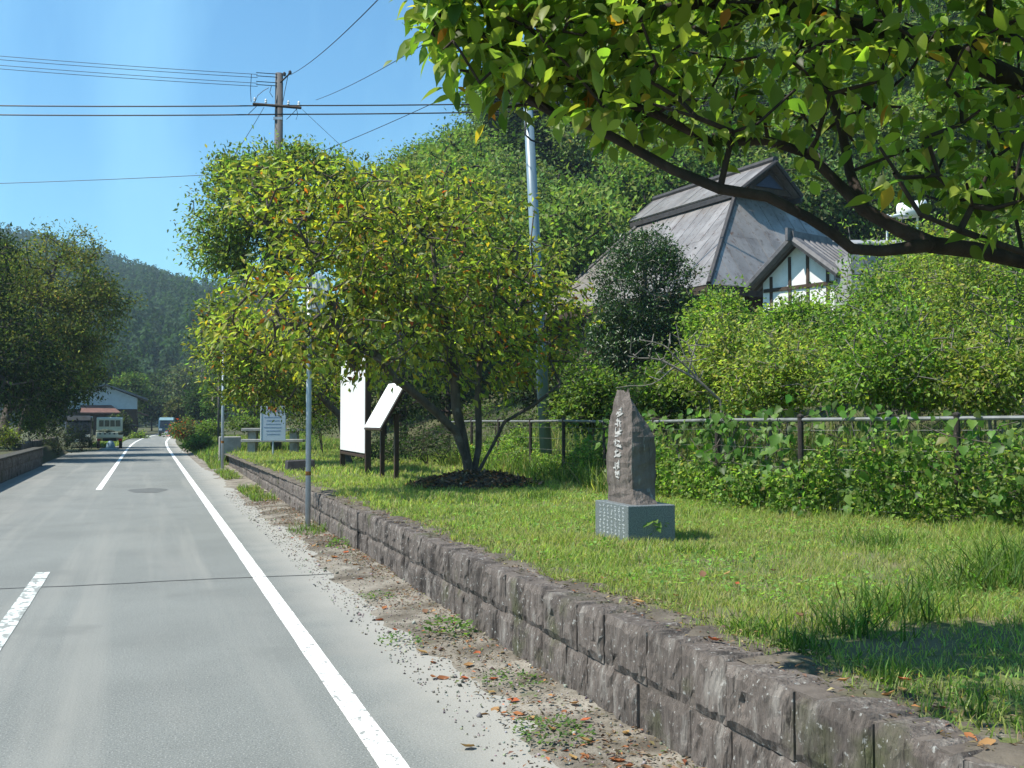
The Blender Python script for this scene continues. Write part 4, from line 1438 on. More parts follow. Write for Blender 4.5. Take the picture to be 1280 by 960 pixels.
def wheel(parent, x, y, r=.26, wd=.15):
    m_ = Matrix.Rotation(math.pi / 2, 3, 'Y')
    t = MB().lathe([(r * .6, -wd / 2), (r * .93, -wd / 2), (r, -wd * .3), (r, wd * .3), (r * .93, wd / 2), (r * .6, wd / 2)], (x, y, r), 16, m_).obj('wheel', BLACKR, parent, True)
    MB().lathe([(r * .3, -wd * .52), (r * .58, -wd * .5), (r * .58, wd * .5), (r * .3, wd * .52)], (x, y, r), 12, m_).obj('rim', CHROME, t)


tr = thing('kei_truck', 'small cream white kei pickup truck parked with its tailgate towards the road', 'truck', (-2.02, 60.9, 0), math.radians(2))
# local: y = forward (away from camera), rear at y=0
MB().box((0, .95, .62), (1.40, 1.86, .06)).obj('bed_floor', CREAM, tr, bevel=.01)
MB().box((-.70, .95, .78), (.04, 1.86, .29)).obj('bed_side', CREAM, tr, bevel=.01)
MB().box((.70, .95, .78), (.04, 1.86, .29)).obj('bed_side', CREAM, tr, bevel=.01)
tg = MB().box((0, .0, .78), (1.36, .04, .29)).obj('tailgate', CREAM, tr, bevel=.01)
for k in range(5):
    MB().box((-.5 + k * .25, -.025, .84), (.10, .012, .07)).obj('slot', BLACKR, tg)
MB().box((0, .95, .5), (.7, 2.4, .16)).obj('chassis', BLACKR, tr)
cabp = [Vector((0, 1.92, .40)), Vector((0, 3.25, .40)), Vector((0, 3.28, .95)), Vector((0, 2.95, 1.72)), Vector((0, 2.75, 1.78)), Vector((0, 2.02, 1.78)), Vector((0, 1.92, 1.70))]
cb = MB().prism([p + Vector((-.71, 0, 0)) for p in cabp], (1.42, 0, 0)).obj('cab', CREAM, tr, bevel=.03)
for k in range(4):
    MB().box((-.45 + k * .30, 1.905, 1.42), (.24, .03, .36)).obj('rear_window', GLASSD, cb)
for sgn in (-1, 1):
    MB().box((sgn * .715, 2.5, 1.4), (.02, .75, .42)).obj('side_window', GLASSD, cb)
    MB().box((sgn * .56, -.02, .5), (.2, .05, .12)).obj('tail_light', REDL, tr)
    wheel(tr, sgn * .6, .45)
    wheel(tr, sgn * .6, 2.75)
MB().prism([Vector((-.62, 3.23, 1.05)), Vector((.62, 3.23, 1.05)), Vector((.58, 2.99, 1.62)), Vector((-.58, 2.99, 1.62))], (0, .04, .02)).obj('windscreen', GLASSD, cb)
ct = MB()
for k in range(9):
    a = k * .7
    ct.lathe([(.02, 0), (.16, .03), (.19, .13), (.12, .22), (.02, .25)], (-.55 + k * .14, .25 + .15 * math.sin(a * 2), .80 + .06 * math.sin(a)), 8)
o = ct.obj('cargo_sacks', surf('dark_green_net', (.05, .07, .045), None, 8, .9, .5), None, True)
tag(o, 'dark green bundled load lying in the kei truck bed', 'cargo')
o.parent = None
o.location = (-2.02, 60.9, 0)
o = MB().lathe([(.24, 0), (.26, .05), (.22, .22), (.19, .34), (.10, .44), (.03, .46)], (0, 0, 0), 14).obj('bundle', surf('pale_blue_cloth', (.22, .32, .37), (.16, .24, .29), 6, .8, .4), None, True)
o.location = (-1.93, 60.0, 0)
tag(o, 'pale blue rounded bundle on the ground behind the kei truck', 'bundle')
o = MB().prism([Vector((-.5, -.35, 0)), Vector((.45, -.4, 0)), Vector((.5, .35, 0)), Vector((-.45, .4, 0))], (0, 0, .04)).obj('ground_sheet', bpy.data.materials['pale_blue_cloth'])
o.location = (-1.98, 59.3, .004)
tag(o, 'pale blue sheet spread on the road behind the kei truck', 'sheet')


def van(name, label, x, y, rz, paint, upper, cat='van'):
    v_ = thing(name, label, cat, (x, y, 0), rz)
    # front at y=0 looking to -y
    pr = [Vector((0, .0, .32)), Vector((0, -.02, .85)), Vector((0, .28, 1.55)), Vector((0, .5, 1.82)), Vector((0, 3.2, 1.84)), Vector((0, 3.35, 1.6)), Vector((0, 3.38, .32))]
    b_ = MB().prism([p + Vector((-.72, 0, 0)) for p in pr], (1.44, 0, 0)).obj('body', paint, v_, bevel=.05)
    MB().prism([Vector((-.62, -.035, .92)), Vector((.62, -.035, .92)), Vector((.56, .24, 1.5)), Vector((-.56, .24, 1.5))], (0, .02, .02)).obj('windscreen', GLASSD, b_)
    MB().prism([Vector((-.66, .24, 1.60)), Vector((.66, .24, 1.60)), Vector((.64, .48, 1.86)), Vector((-.64, .48, 1.86))], (0, .03, .01)).obj('roof_front', upper, b_)
    for sgn in (-1, 1):
        MB().box((sgn * .725, 1.1, 1.32), (.02, .9, .45)).obj('side_window', GLASSD, b_)
        MB().box((sgn * .725, 2.4, 1.32), (.02, 1.2, .45)).obj('side_window', GLASSD, b_)
        MB().box((sgn * .52, -.03, .68), (.26, .05, .16), 0).obj('headlight', M['white_paint'], v_, bevel=.01)
        MB().box((sgn * .82, .25, 1.1), (.1, .08, .18)).obj('mirror', paint, v_, bevel=.01)
        wheel(v_, sgn * .62, .55)
        wheel(v_, sgn * .62, 2.75)
    MB().box((0, -.04, .42), (1.4, .1, .18)).obj('bumper', DKCAR, v_, bevel=.02)
    MB().box((0, -.1, .42), (.33, .02, .16)).obj('number_plate', M['white_paint'], v_)
    return v_


van('kei_van', 'small blue van coming round the road bend', 1.72, 104, math.radians(-3), DKBL, TEAL)
van('parked_car', 'dark grey car parked in the shade beside the kei truck', -3.85, 64, math.radians(1), DKCAR, DKCAR, 'car')

# ------------------------------------------------------------------ utility pole and its wires
UD = 38.0
UPt = A(349, 92, UD)
up_ = thing('utility_pole', 'tall grey brown utility pole with crossarm rising behind the zelkova tree', 'utility pole', (UPt.x, UPt.y, gz(UPt.x, UPt.y)))
zt = UPt.z - up_.location.z
RY = Matrix.Rotation(-YAW, 3, 'Z')
cv = lambda lat, fw, z: RY @ Vector((lat, fw, z))
MB().tube([(0, 0, 0), (0, 0, zt * .5), (0, 0, zt)], [.21, .18, .145], 14).obj('post', M['pole_conc'], up_, True)
pz = lambda py: A(349, py, UD).z - up_.location.z
ax = lambda px: (px - 349) / F * UD
ca = MB().tube([cv(ax(318), -.16, pz(132)), cv(ax(378), -.16, pz(137))], .055, 8).obj('crossarm', TIMBER, up_)
for px, py in ((320, 130), (334, 132), (362, 134), (375, 135)):
    MB().lathe([(.02, -.02), (.05, 0), (.035, .05), (.05, .08), (.03, .13), (.01, .15)], cv(ax(px), -.16, pz(py) + .05), 8).obj('insulator', M['white_paint'], ca)
br = MB().tube([cv(.05, -.1, pz(105)), cv(ax(364), -.2, pz(94))], .03, 6).obj('bracket', TIMBER, up_)
for px, py in ((364, 93), (357, 95)):
    MB().lathe([(.03, -.08), (.06, -.04), (.06, .04), (.03, .08)], cv(ax(px), -.2, pz(py)), 8).obj('insulator', RIDGE, br)
for py in (94, 98, 105, 109):
    MB().tube([cv(0, -.12, pz(py)), cv(ax(322), -.2, pz(py - 1))], .016, 5).obj('bare_lead', M['wire'], up_)
MB().box(cv(0, -.14, pz(150)), (.34, .06, .1), -YAW).obj('pole_band', M['steel'], up_)
for pts_ in ([(320, 132), (324, 122), (331, 116), (338, 112)], [(341, 110), (339, 118), (343, 124)], [(362, 94), (358, 115), (355, 132)], [(324, 134), (318, 140), (312, 146)], [(375, 136), (368, 144), (360, 152)], [(372, 137), (374, 146), (372, 152)], [(316, 95), (315, 115), (316, 130)]):
    MB().tube([cv(ax(a), -.2, pz(b)) for a, b in pts_], .012, 5).obj('jumper_lead', M['wire'], up_)


def cable(pts, r, label, group='overhead cables'):
    pts = [Vector(p) for p in pts]
    q = []
    for a, b in zip(pts[:-1], pts[1:]):
        L = (b - a).length
        for i in range(10):
            t = i / 10
            p = a.lerp(b, t)
            p.z -= .006 * L * 4 * t * (1 - t)
            q.append(p)
    q.append(pts[-1])
    o = MB().tube(q, r, 5).obj('overhead_cable', M['wire'])
    tag(o, label, 'cable', group)


def stretch_(p, q, k):            # carry the line past q
    return q + (q - p) * k


for ya, yb, yc in ((131, 132, 128), (143, 143, 137)):
    pa, pb, pc = A(-400, ya - 8, UD), A(349, yb, UD - .2), A(1000, yc - 10, UD + 1)
    cable([pa, pb, pc], .027, 'thick black cable strung level across the road at the crossarm')
for ya, yb in ((68, 94), (73, 98), (80, 105), (85, 109)):
    cable([A(-300, ya - 26, UD - 2), A(322, yb - 1, UD - .2)], .011, 'thin wire running off the utility pole top away from the lawn')
cable([A(-300, 236, 38), A(420, 210, 38)], .012, 'thin wire passing behind the zelkova tree below the crossarm')
cable([A(364, 93, UD - .2), A(472, 0, 17), A(560, -90, 12)], .010, 'wire climbing steeply from the bracket at the pole top')
cable([A(395, 125, UD - .2), A(530, 55, 22), A(700, -40, 16)], .009, 'wire slanting up from the crossarm to the overhanging cherry')
cable([A(385, 196, 33), A(565, 118, 27), A(760, 30, 22)], .010, 'wire slanting up behind the cherry tops below the crossarm')
cable([A(330, 134, UD - .2), A(297, 188, 34), A(240, 280, 44)], .010, 'service wire dropping from the crossarm into the zelkova')
cable([A(378, 137, UD - .2), A(452, 205, 40)], .008, 'faint service wire dropping from the crossarm to the wooded hill')

# ------------------------------------------------------------------ leaning lamp post
lb, lt = A(684, 552, 21.5), A(660, 130, 21.0)
lb.z = .42
lamp = thing('lamp_post', 'slightly leaning pale blue grey steel post behind the fence, topped in cherry leaves', 'post', tuple(lb))
vv = lt - lb
MB().tube([(0, 0, 0), tuple(vv * .5), tuple(vv)], [.135, .118, .098], 16).obj('shaft', M['pole_blue'], lamp, True)
MB().lathe([(.10, 0), (.11, .03), (.07, .08), (.01, .1)], tuple(vv), 14).obj('cap', M['steel'], lamp)
pc_ = vv * .90
MB().tube([pc_ + Vector((-.12, -.05, .5)), pc_ + Vector((-.16, -.14, .1)), pc_ + Vector((-.05, -.2, -.02)), pc_ + Vector((.12, -.18, -.05)), pc_ + Vector((.25, -.05, -.02))], .02, 6).obj('cable_loop', M['wire'], lamp, True)
for z_ in (.35, .62):
    p_ = vv * z_
    MB().lathe([(.128, -.03), (.13, .03)], tuple(p_), 14).obj('band', M['steel'], lamp)

# ------------------------------------------------------------------ roadside poles
def pole(name, label, x, y, z0, top, r, mat=None):
    t = thing(name, label, 'pole', (x, y, z0))
    MB().tube([(0, 0, -.05), (0, 0, top - z0)], r, 12).obj('shaft', mat or M['steel'], t, True)
    MB().lathe([(r * 1.02, 0), (r * .9, .015), (.005, .02)], (0, 0, top - z0), 12).obj('cap', M['steel'], t)
    return t


sp = pole('sign_pole', 'tall grey steel sign pole at the foot of the block wall', 2.27, 15.1, .0, 3.75, .040)
for z_ in (.82,):
    MB().lathe([(.0415, -.03), (.0425, -.03), (.0425, .03), (.0415, .03)], (0, 0, z_), 12).obj('reflective_band', surf('orange_brown_tape', (.3, .12, .02), None, 5, .5, 0), sp)
dm = Matrix.Rotation(math.radians(90), 3, 'X')
MB().lathe([(.01, -.02), (.29, -.02), (.30, 0), (.29, .02), (.01, .025)], (.12, .05, 3.55), 22, Matrix.Rotation(math.radians(-62), 3, 'Z') @ dm).obj('sign_disc', M['steel'], sp)
p2 = pole('sign_pole', 'thin steel pole with a small blue disc at the end of the block wall', 2.30, 33.8, .0, 3.9, .045)
MB().lathe([(.0465, -.04), (.048, -.04), (.048, .04), (.0465, .04)], (0, 0, .9), 12).obj('reflective_band', bpy.data.materials['orange_brown_tape'], p2)
MB().lathe([(.01, -.02), (.19, -.02), (.2, 0), (.19, .02), (.01, .02)], (.22, -.05, 3.6), 20, Matrix.Rotation(math.radians(25), 3, 'Z') @ dm).obj('sign_disc', surf('blue_sign', (.02, .09, .5), None, 5, .4, 0), p2)
MB().box((.1, 0, 3.6), (.24, .03, .05)).obj('sign_bracket', M['steel'], p2)
c = A(273, 545, 48)
pole('steel_post', 'thin green grey steel post on the grassy bank beyond the block wall', c.x, c.y, gz(c.x, c.y), A(273, 455, 48).z, .05, M['pole_conc'])
c = A(252, 520, 150)
pole('utility_pole', 'small far off utility pole among the trees past the bend', c.x, c.y, gz(c.x, c.y), A(252, 455, 150).z, .14, M['pole_conc'])

# ------------------------------------------------------------------ notice boards
pR, pL = A(459, 575, 21.0), A(427, 570, 24.0)
bd = thing('notice_board', 'large white notice board in a dark brown frame facing the road', 'notice board', (pR.x, pR.y, float(lawn_z(pR.x, pR.y))))
dv = Vector((pL.x - pR.x, pL.y - pR.y, 0))
Lb = dv.length
ang_ = math.atan2(dv.y, dv.x)
bd.rotation_euler = (0, 0, ang_)
z0_, z1_ = .86 - .47, 3.05 - .47
MB().box((Lb / 2, .0, (z0_ + z1_) / 2), (Lb - .1, .05, z1_ - z0_ - .06)).obj('backing', M['brown_metal'], bd)
MB().box((Lb / 2, .035, (z0_ + z1_) / 2), (Lb - .12, .02, z1_ - z0_ - .10)).obj('panel', M['white_paint'], bd)
for x_ in (.03, Lb - .03):
    MB().box((x_, -.02, (z1_ + .05) / 2 - .05), (.09, .12, z1_ + .15)).obj('post', M['brown_metal'], bd, bevel=.006)
for z_ in (z0_ - .02, z1_ + .0):
    MB().box((Lb / 2, .0, z_), (Lb - .14, .10, .06)).obj('rail', M['brown_metal'], bd, bevel=.005)
c = A(494, 540, 18.6)
sb = thing('slanted_sign', 'white slanted information panel on short legs beside the big notice board', 'sign', (c.x, c.y, float(lawn_z(c.x, c.y))))
sb.rotation_euler = (0, 0, ang_ + math.radians(4))
q0, q1 = .85, 1.85
m3 = Matrix.Rotation(math.radians(30), 3, 'X')
cx_ = Vector((.6, .0, (q0 + q1) / 2 + .05))
MB().box(cx_, (1.2, .05, 1.05), 0, m3).obj('backing', M['brown_metal'], sb)
MB().box(cx_ + m3 @ Vector((0, .035, 0)), (1.14, .02, .99), 0, m3).obj('panel', M['white_paint'], sb)
for x_ in (.12, 1.08):
    MB().box((x_, -.06, .6), (.08, .08, 1.3)).obj('leg', M['brown_metal'], sb)

c = G(341, 570, .45)
gs = thing('notice_sign', 'small grey notice sign with shade blue face on a single post before the concrete table', 'sign', (c.x, c.y, .44), -YAW + math.radians(2))
Dg = latdep(c.x, c.y)[1]
k_ = Dg / F
w_, h_ = 31 * k_, 43 * k_
zc = (570 - 529) * k_
MB().tube([(0, .03, -.1), (0, .03, zc + h_ * .4)], .03, 8).obj('post', M['steel'], gs)
pn = MB().box((0, 0, zc), (w_, .03, h_)).obj('panel', surf('shade_blue_panel', (.40, .47, .55), (.36, .43, .5), 3, .6, .05), gs, bevel=.004)  # bluish tone of the shade put into the grey panel's colour
MB().box((-w_ / 2 + .012, -.012, zc), (.03, .03, h_ + .01)).obj('lit_edge', M['white_paint'], pn)  # white strip added to stand for the sunlit left edge
tx = MB()
for i in range(6):
    for q_ in range(3):
        tx.box((-w_ / 2 + .12 + i * .115 + random.uniform(-.02, .02), -.0175, zc + h_ * .36 + random.uniform(-.045, .045)), (random.choice([.07, .015]), .003, random.choice([.014, .07])))
for r_ in range(6):
    tx.box((random.uniform(-.03, .03), -.0175, zc + h_ * .18 - r_ * .11), (w_ * random.uniform(.5, .75), .003, .022))
tx.obj('printed_text', surf('dark_blue_ink', (.2, .27, .42), None, 5, .6, 0), pn)
dl = np_mesh('dry_leaf', inst(LEAF8, np.zeros((3, 3)), *frames(np.array([[.4, -.3, -.7], [-.5, -.3, -.5], [.1, -.4, -.9]])), np.array([.3, .26, .28]), np.array([.16, .14, .15])), LEAF8F, pick_cols(3, (.40, .09, .02), .1), M['litter'])
o = link('dry_leaf_sprig', dl)
o.location = A(340, 506, Dg - .12)
tag(o, 'orange red dry leaf sprig caught on top of the grey notice sign', 'leaf sprig')

# concrete picnic table, bench, blocks
for nm, lab, (pxa, pxb, py, D, h) in [('concrete_table', 'grey concrete slab table behind the grey notice sign', (302, 378, 537, 36.5, .68)), ('concrete_bench', 'low grey concrete slab bench in front of the slab table', (300, 378, 551, 35.0, .40))]:
    a, b = A(pxa, py, D), A(pxb, py, D)
    mid = (a + b) / 2
    L_ = (b - a).length
    z_ = mid.z
    g0 = .44
    t_ = thing(nm, lab, 'table' if 'table' in nm else 'bench', (mid.x, mid.y, g0), -YAW)
    MB().box((0, .3, z_ - g0), (L_, .7 if h > .5 else .4, .10)).obj('slab', M['concrete'], t_, bevel=.012)
    for sgn in (-1, 1):
        MB().box((sgn * L_ * .34, .3, (z_ - g0 - .05) / 2), (.28, .36 if h > .5 else .25, z_ - g0 - .05)).obj('leg', M['concrete'], t_, bevel=.01)
c = A(288, 552, 37.2)
o = MB().prism([Vector((-.42, -.35, 0)), Vector((.36, -.35, 0)), Vector((.40, .35, 0)), Vector((-.40, .35, 0))], (0, 0, 1.0)).obj('concrete_block', M['concrete'], None, bevel=.02)
o.location = (c.x, c.y, 0.0)
tag(o, 'square weathered concrete block ending the block wall', 'block')
c = G(374, 588, .49)
o = MB().prism([Vector((-.30, -.2, 0)), Vector((.34, -.2, 0)), Vector((.32, -.15, .26)), Vector((-.28, -.15, .24))], (0, .4, 0)).obj('stone_block', RIDGE, None, bevel=.015)
o.location = (c.x, c.y, float(lawn_z(c.x, c.y)))
tag(o, 'low dark stone block on the grass behind the sign pole', 'block')

# ------------------------------------------------------------------ stone monument
mc = G(785, 680, .52)
mo = thing('stone_monument', 'pointed brown standing stone carved with white characters on a grey granite base', 'monument', (mc.x, mc.y, float(lawn_z(mc.x, mc.y)) - .02))
mo.rotation_euler = (0, 0, math.radians(-1.5))
Dm = latdep(mc.x, mc.y)[1]
k_ = Dm / F
ph = 45 * k_ + .02                                     # pedestal height
PW, PD = .47, .73                                      # along X, along Y; near left corner at the origin
MB().box((PW / 2, PD / 2, ph / 2), (PW, PD, ph)).obj('pedestal', M['granite'], mo, bevel=.006)


def stone_ring(z):
    """plan outline of the standing stone at height z (0..1)"""
    xl = np.interp(z, [0, .3, .6, 1], [.100, .085, .092, .125])
    xr = np.interp(z, [0, .12, .35, .5, .6, .72, .85, .95, 1], [.36, .372, .388, .385, .36, .295, .215, .17, .15])
    yn = np.interp(z, [0, .06, .14, .6, .85, 1], [.06, .11, .15, .14, .19, .28])       # near edge of the carved face
    yf = np.interp(z, [0, .3, .7, 1], [.645, .66, .62, .50])                          # far edge of the carved face
    return [(xl, yf), (xl - .006, (yf + yn) / 2), (xl, yn + .03), (xl + .022, yn), (xl + (xr - xl) * .5, yn + .005), (xr - .02, yn + .03), (xr, yn + .10), (xr - .03, yf - .06), (xl + (xr - xl) * .5, yf + .02)]


SH = 146 * k_
rs = np.random.default_rng(8)
vv_, ff_ = [], []
nz_ = 22
nn_ = 9
for j in range(nz_ + 1):
    z = j / nz_
    for (x, y) in stone_ring(z):
        s_ = .004
        vv_.append((x + s_ * rs.normal(), y + s_ * rs.normal(), ph - .004 + SH * z + (.012 * rs.normal() if j == nz_ else 0)))
for j in range(nz_):
    for i in range(nn_):
        i2 = (i + 1) % nn_
        ff_.append((j * nn_ + i, j * nn_ + i2, (j + 1) * nn_ + i2, (j + 1) * nn_ + i))
ff_.append(tuple(nz_ * nn_ + i for i in range(nn_)))
ff_.append(tuple(reversed(range(nn_))))
so = MB().add(vv_, ff_).obj('standing_stone', M['stone'], mo)
# carved, white-filled characters down the face that looks to the road: brush strokes as thin solids
car = MB()
for ch in range(7):
    zc_ = .80 - ch * .092
    for s_ in range(8):
        hz = random.random() < .5
        yy_ = np.interp(zc_, [0, 1], [.39, .39]) + random.uniform(-.055, .055)
        z_ = zc_ + random.uniform(-.032, .032)
        ln = random.uniform(.04, .09)
        xl_ = float(np.interp(z_, [0, .3, .6, 1], [.100, .085, .092, .125])) - .008
        car.box((xl_, yy_, ph + SH * z_), (.012, ln if hz else .013, .013 if hz else ln * .9), 0, Matrix.Rotation(random.uniform(-.35, .35), 3, 'X'))
car.obj('carved_characters', surf('white_carving', (.5, .49, .47), (.3, .28, .26), 30, .8, .2), so)
ped = [ch for ch in mo.children if ch.name.startswith('pedestal')][0]
pt = MB()
for col_ in range(7):
    zz_ = ph * .9
    while zz_ > ph * .14:
        for s_ in range(3):
            hz = random.random() < .5
            pt.box((-.001, .09 + col_ * .085 + random.uniform(-.014, .014), zz_ + random.uniform(-.01, .01)), (.004, .026 if hz else .005, .005 if hz else .022))
        zz_ -= .034
pt.obj('carved_text', surf('pale_carving', (.52, .55, .56), None, 5, .8, 0), ped)['kind'] = 'stuff'

# ------------------------------------------------------------------ fence
FENCE_WIRES = 5
fp = [(7.55, 25.5), (7.5, 23.4), (7.47, 21.3), (7.43, 19.2), (7.3, 17.15), (7.24, 15.25), (7.16, 13.35), (7.08, 11.45), (7.0, 9.55), (7.72, 7.95), (8.6, 6.4)]
fz = [float(lawn_z(x, y)) for x, y in fp]
FH = 1.14
fence = thing('wire_fence', 'wire mesh fence with dark brown posts and grey top rail overgrown by vines', 'fence')
for (x, y), z in zip(fp, fz):
    p_ = MB().tube([(x, y, z - .1), (x, y, z + FH)], .034, 9).obj('post', M['dark_post'], fence)
    MB().lathe([(.04, 0), (.04, .02), (.01, .035)], (x, y, z + FH), 9).obj('cap', M['dark_post'], p_)
for i in range(len(fp) - 1):
    a = Vector((*fp[i], fz[i]))
    b = Vector((*fp[i + 1], fz[i + 1]))
    MB().tube([a + Vector((0, 0, FH - .03)), b + Vector((0, 0, FH - .03))], .022, 8).obj('top_rail', M['rail'], fence)
    mw = MB()
    for z_ in np.linspace(.12, FH - .15, FENCE_WIRES):
        mw.tube([a + Vector((0, 0, z_)), b + Vector((0, 0, z_))], .0022, 4, False)
    L_ = (b - a).length
    for k in range(1, int(L_ / .15)):
        p = a.lerp(b, k * .15 / L_)
        mw.tube([p + Vector((0, 0, .05)), p + Vector((0, 0, FH - .05))], .002, 3, False)
    pnl = mw.obj('wire_mesh', M['mesh_wire'], fence)
    pnl['kind'] = 'stuff'

# ------------------------------------------------------------------ grass
def vnoise(x, y, s, seed=0):
    """cheap smooth noise 0..1"""
    g_ = np.random.default_rng(seed).random((64, 64))
    u, v_ = x / s, y / s
    i, j = np.floor(u).astype(int), np.floor(v_).astype(int)
    fu, fv = u - i, v_ - j
    fu, fv = fu * fu * (3 - 2 * fu), fv * fv * (3 - 2 * fv)
    q = lambda a, b: g_[a % 64, b % 64]
    return (q(i, j) * (1 - fu) + q(i + 1, j) * fu) * (1 - fv) + (q(i, j + 1) * (1 - fu) + q(i + 1, j + 1) * fu) * fv


def blades(x, y, z, h, wd, cols, lean=.55):
    n = len(x)
    P = np.stack([x, y, z], -1)
    a = rng.random(n) * 6.283
    le = np.abs(rng.normal(size=n)) * lean
    d = nrm(np.stack([np.cos(a) * le, np.sin(a) * le, np.ones(n)], -1))
    b = rng.random(n) * 6.283
    s = nrm(np.cross(d, np.stack([np.cos(b), np.sin(b), np.zeros(n)], -1)))
    nn = np.cross(s, d)
    sg = np.where((nn[:, 2:3] > 0), 1, -1)
    return inst(BLADE, P, d, s * sg, nn * sg, h, wd), cols


def in_view(x, y, m=90):
    la, de = latdep(x, y)
    px = 640 + F * la / np.maximum(de, .1)
    return (de > 1.2) & (px > -m) & (px < 1280 + m)


Vs, Cs = [], []
for (y0, y1, dens, h, wd) in [(1.5, 7, 7200, .052, .0055), (7, 12, 3700, .062, .0075), (12, 20, 1500, .075, .011), (20, 37, 480, .10, .017)]:
    n = int((8.3 - 2.6) * (y1 - y0) * dens)
    x, y = rng.uniform(2.6, 8.3, n), rng.uniform(y0, y1, n)
    clump = vnoise(x, y, .16, 3)
    patch = vnoise(x, y, .9, 4)
    edge = 2.62 + .50 * (vnoise(x, y, .35, 6) - .5) + .10 * (vnoise(x, y, .09, 7) - .5)
    keep = (rng.random(n) < (.22 + .95 * clump ** 1.5) * np.clip(2.2 * vnoise(x, y, 1.3, 14) + .1, .55, 1) * (.55 + .6 * patch)) & (x > edge) & in_view(x, y)
    keep &= ~((np.abs(x - mc.x - .24) < .22) & (np.abs(y - mc.y - .36) < .35))
    keep &= ~((((x - 5.2) / .75) ** 2 + ((y - 16.0) / .55) ** 2) < 1 - .5 * clump)
    x, y, clump, patch = x[keep], y[keep], clump[keep], patch[keep]
    n = len(x)
    hg = h * (.5 + 1.1 * vnoise(x, y, .5, 9)) * rng.uniform(.5, 1.4, n) * (1 + .5 * sstep(6.5, 7.2, x))
    cols = pick_cols(n, (.245, .295, .08), .25, [((.36, .33, .15), .18), ((.26, .34, .09), .25), ((.12, .18, .045), .15)])
    dry = (vnoise(x, y, 1.7, 12) > .62)[:, None]
    cols = np.where(dry & (rng.random((n, 1)) < .4), cols * .5 + np.array([[.17, .15, .07]]), cols)
    v_, c_ = blades(x, y, lawn_z(x, y) - .008, hg, wd * rng.uniform(.7, 1.4, n), cols)
    Vs.append(v_)
    Cs.append(c_)
o = link('grass', np_mesh('grass', np.concatenate(Vs), BLADEF, np.concatenate(Cs), M['grass']))
stuff(o, 'short mown green grass covering the lawn', 'grass')

# broad-leaved clover and plantain in the near lawn
n = 16000
x, y = rng.uniform(2.8, 7.2, n), rng.uniform(2.2, 14, n)
k = (vnoise(x, y, .6, 21) > .52) & in_view(x, y) & (x > 2.95)
k &= ~((np.abs(x - mc.x - .24) < .26) & (np.abs(y - mc.y - .36) < .39))
x, y = x[k], y[k]
n = len(x)
d = rng.normal(size=(n, 3))
d[:, 2] = .35 * np.abs(d[:, 2]) + .1
d, s, nn = frames(d, np.tile([[0., 0, 1.]], (n, 1)) + .3 * rng.normal(size=(n, 3)))
Lc = rng.uniform(.018, .045, n)
V = inst(LEAF4, np.stack([x, y, lawn_z(x, y) + rng.uniform(.005, .05, n)], -1), d, s, nn, Lc, Lc * .7)
o = link('clover', np_mesh('clover', V, LEAF4F, pick_cols(n, (.16, .27, .065), .25, [((.22, .33, .09), .25)]), M['grass']))
stuff(o, 'low broad leaved weeds mixed in the near lawn', 'weeds')

# tall weeds along the fence, on the bank and tufts on the lawn
Vs, Cs = [], []


def weeds(n, xr, yr, h, wd, cols, zf, mask=None, lean=.45):
    x, y = rng.uniform(*xr, n), rng.uniform(*yr, n)
    k = in_view(x, y)
    if mask is not None:
        k &= mask(x, y)
    x, y = x[k], y[k]
    n = len(x)
    hg = h * rng.uniform(.4, 1.3, n)
    v_, c_ = blades(x, y, zf(x, y) - .02, hg, wd * rng.uniform(.6, 1.5, n), pick_cols(n, np.array(cols) * 1.25, .3, [((.24, .26, .08), .18), ((.09, .14, .035), .2), ((.3, .26, .13), .06)]), lean)
    Vs.append(v_)
    Cs.append(c_)


fencex = lambda y: np.interp(y, [6.4, 7.95, 9.55, 17.15, 25.5], [8.6, 7.72, 7.0, 7.3, 7.55])
weeds(17000, (6.3, 9.2), (5.0, 14), .24, .008, (.15, .215, .05), lawn_z, lambda x, y: np.abs(x - fencex(y) - .25) < .1 + .5 * vnoise(x, y, .7, 31) ** 1.2)
weeds(14000, (6.3, 9.2), (13, 27), .45, .017, (.085, .135, .028), lawn_z, lambda x, y: np.abs(x - fencex(y) - .1) < .2 + .8 * vnoise(x, y, .9, 32) ** 1.3)
weeds(14000, (8.2, 12), (5, 30), .8, .016, (.075, .115, .028), T)
weeds(20000, (2.05, 9), (36.3, 64), .30, .028, (.10, .155, .03), T)
weeds(2600, (1.95, 2.42), (20, 36.5), .16, .016, (.11, .16, .032), lambda x, y: x * 0 + .03, lambda x, y: vnoise(x, y, 1.1, 35) > .35)
weeds(6000, (2.2, 3.3), (63, 120), .3, .05, (.10, .15, .03), lambda x, y: x * 0 - .0, lambda x, y: x > 2.3 + road_off(y) * 0)
weeds(8000, (-3.2, -1.4), (66, 90), .28, .05, (.12, .17, .035), lambda x, y: x * 0 - .02, lambda x, y: x < -1.75)
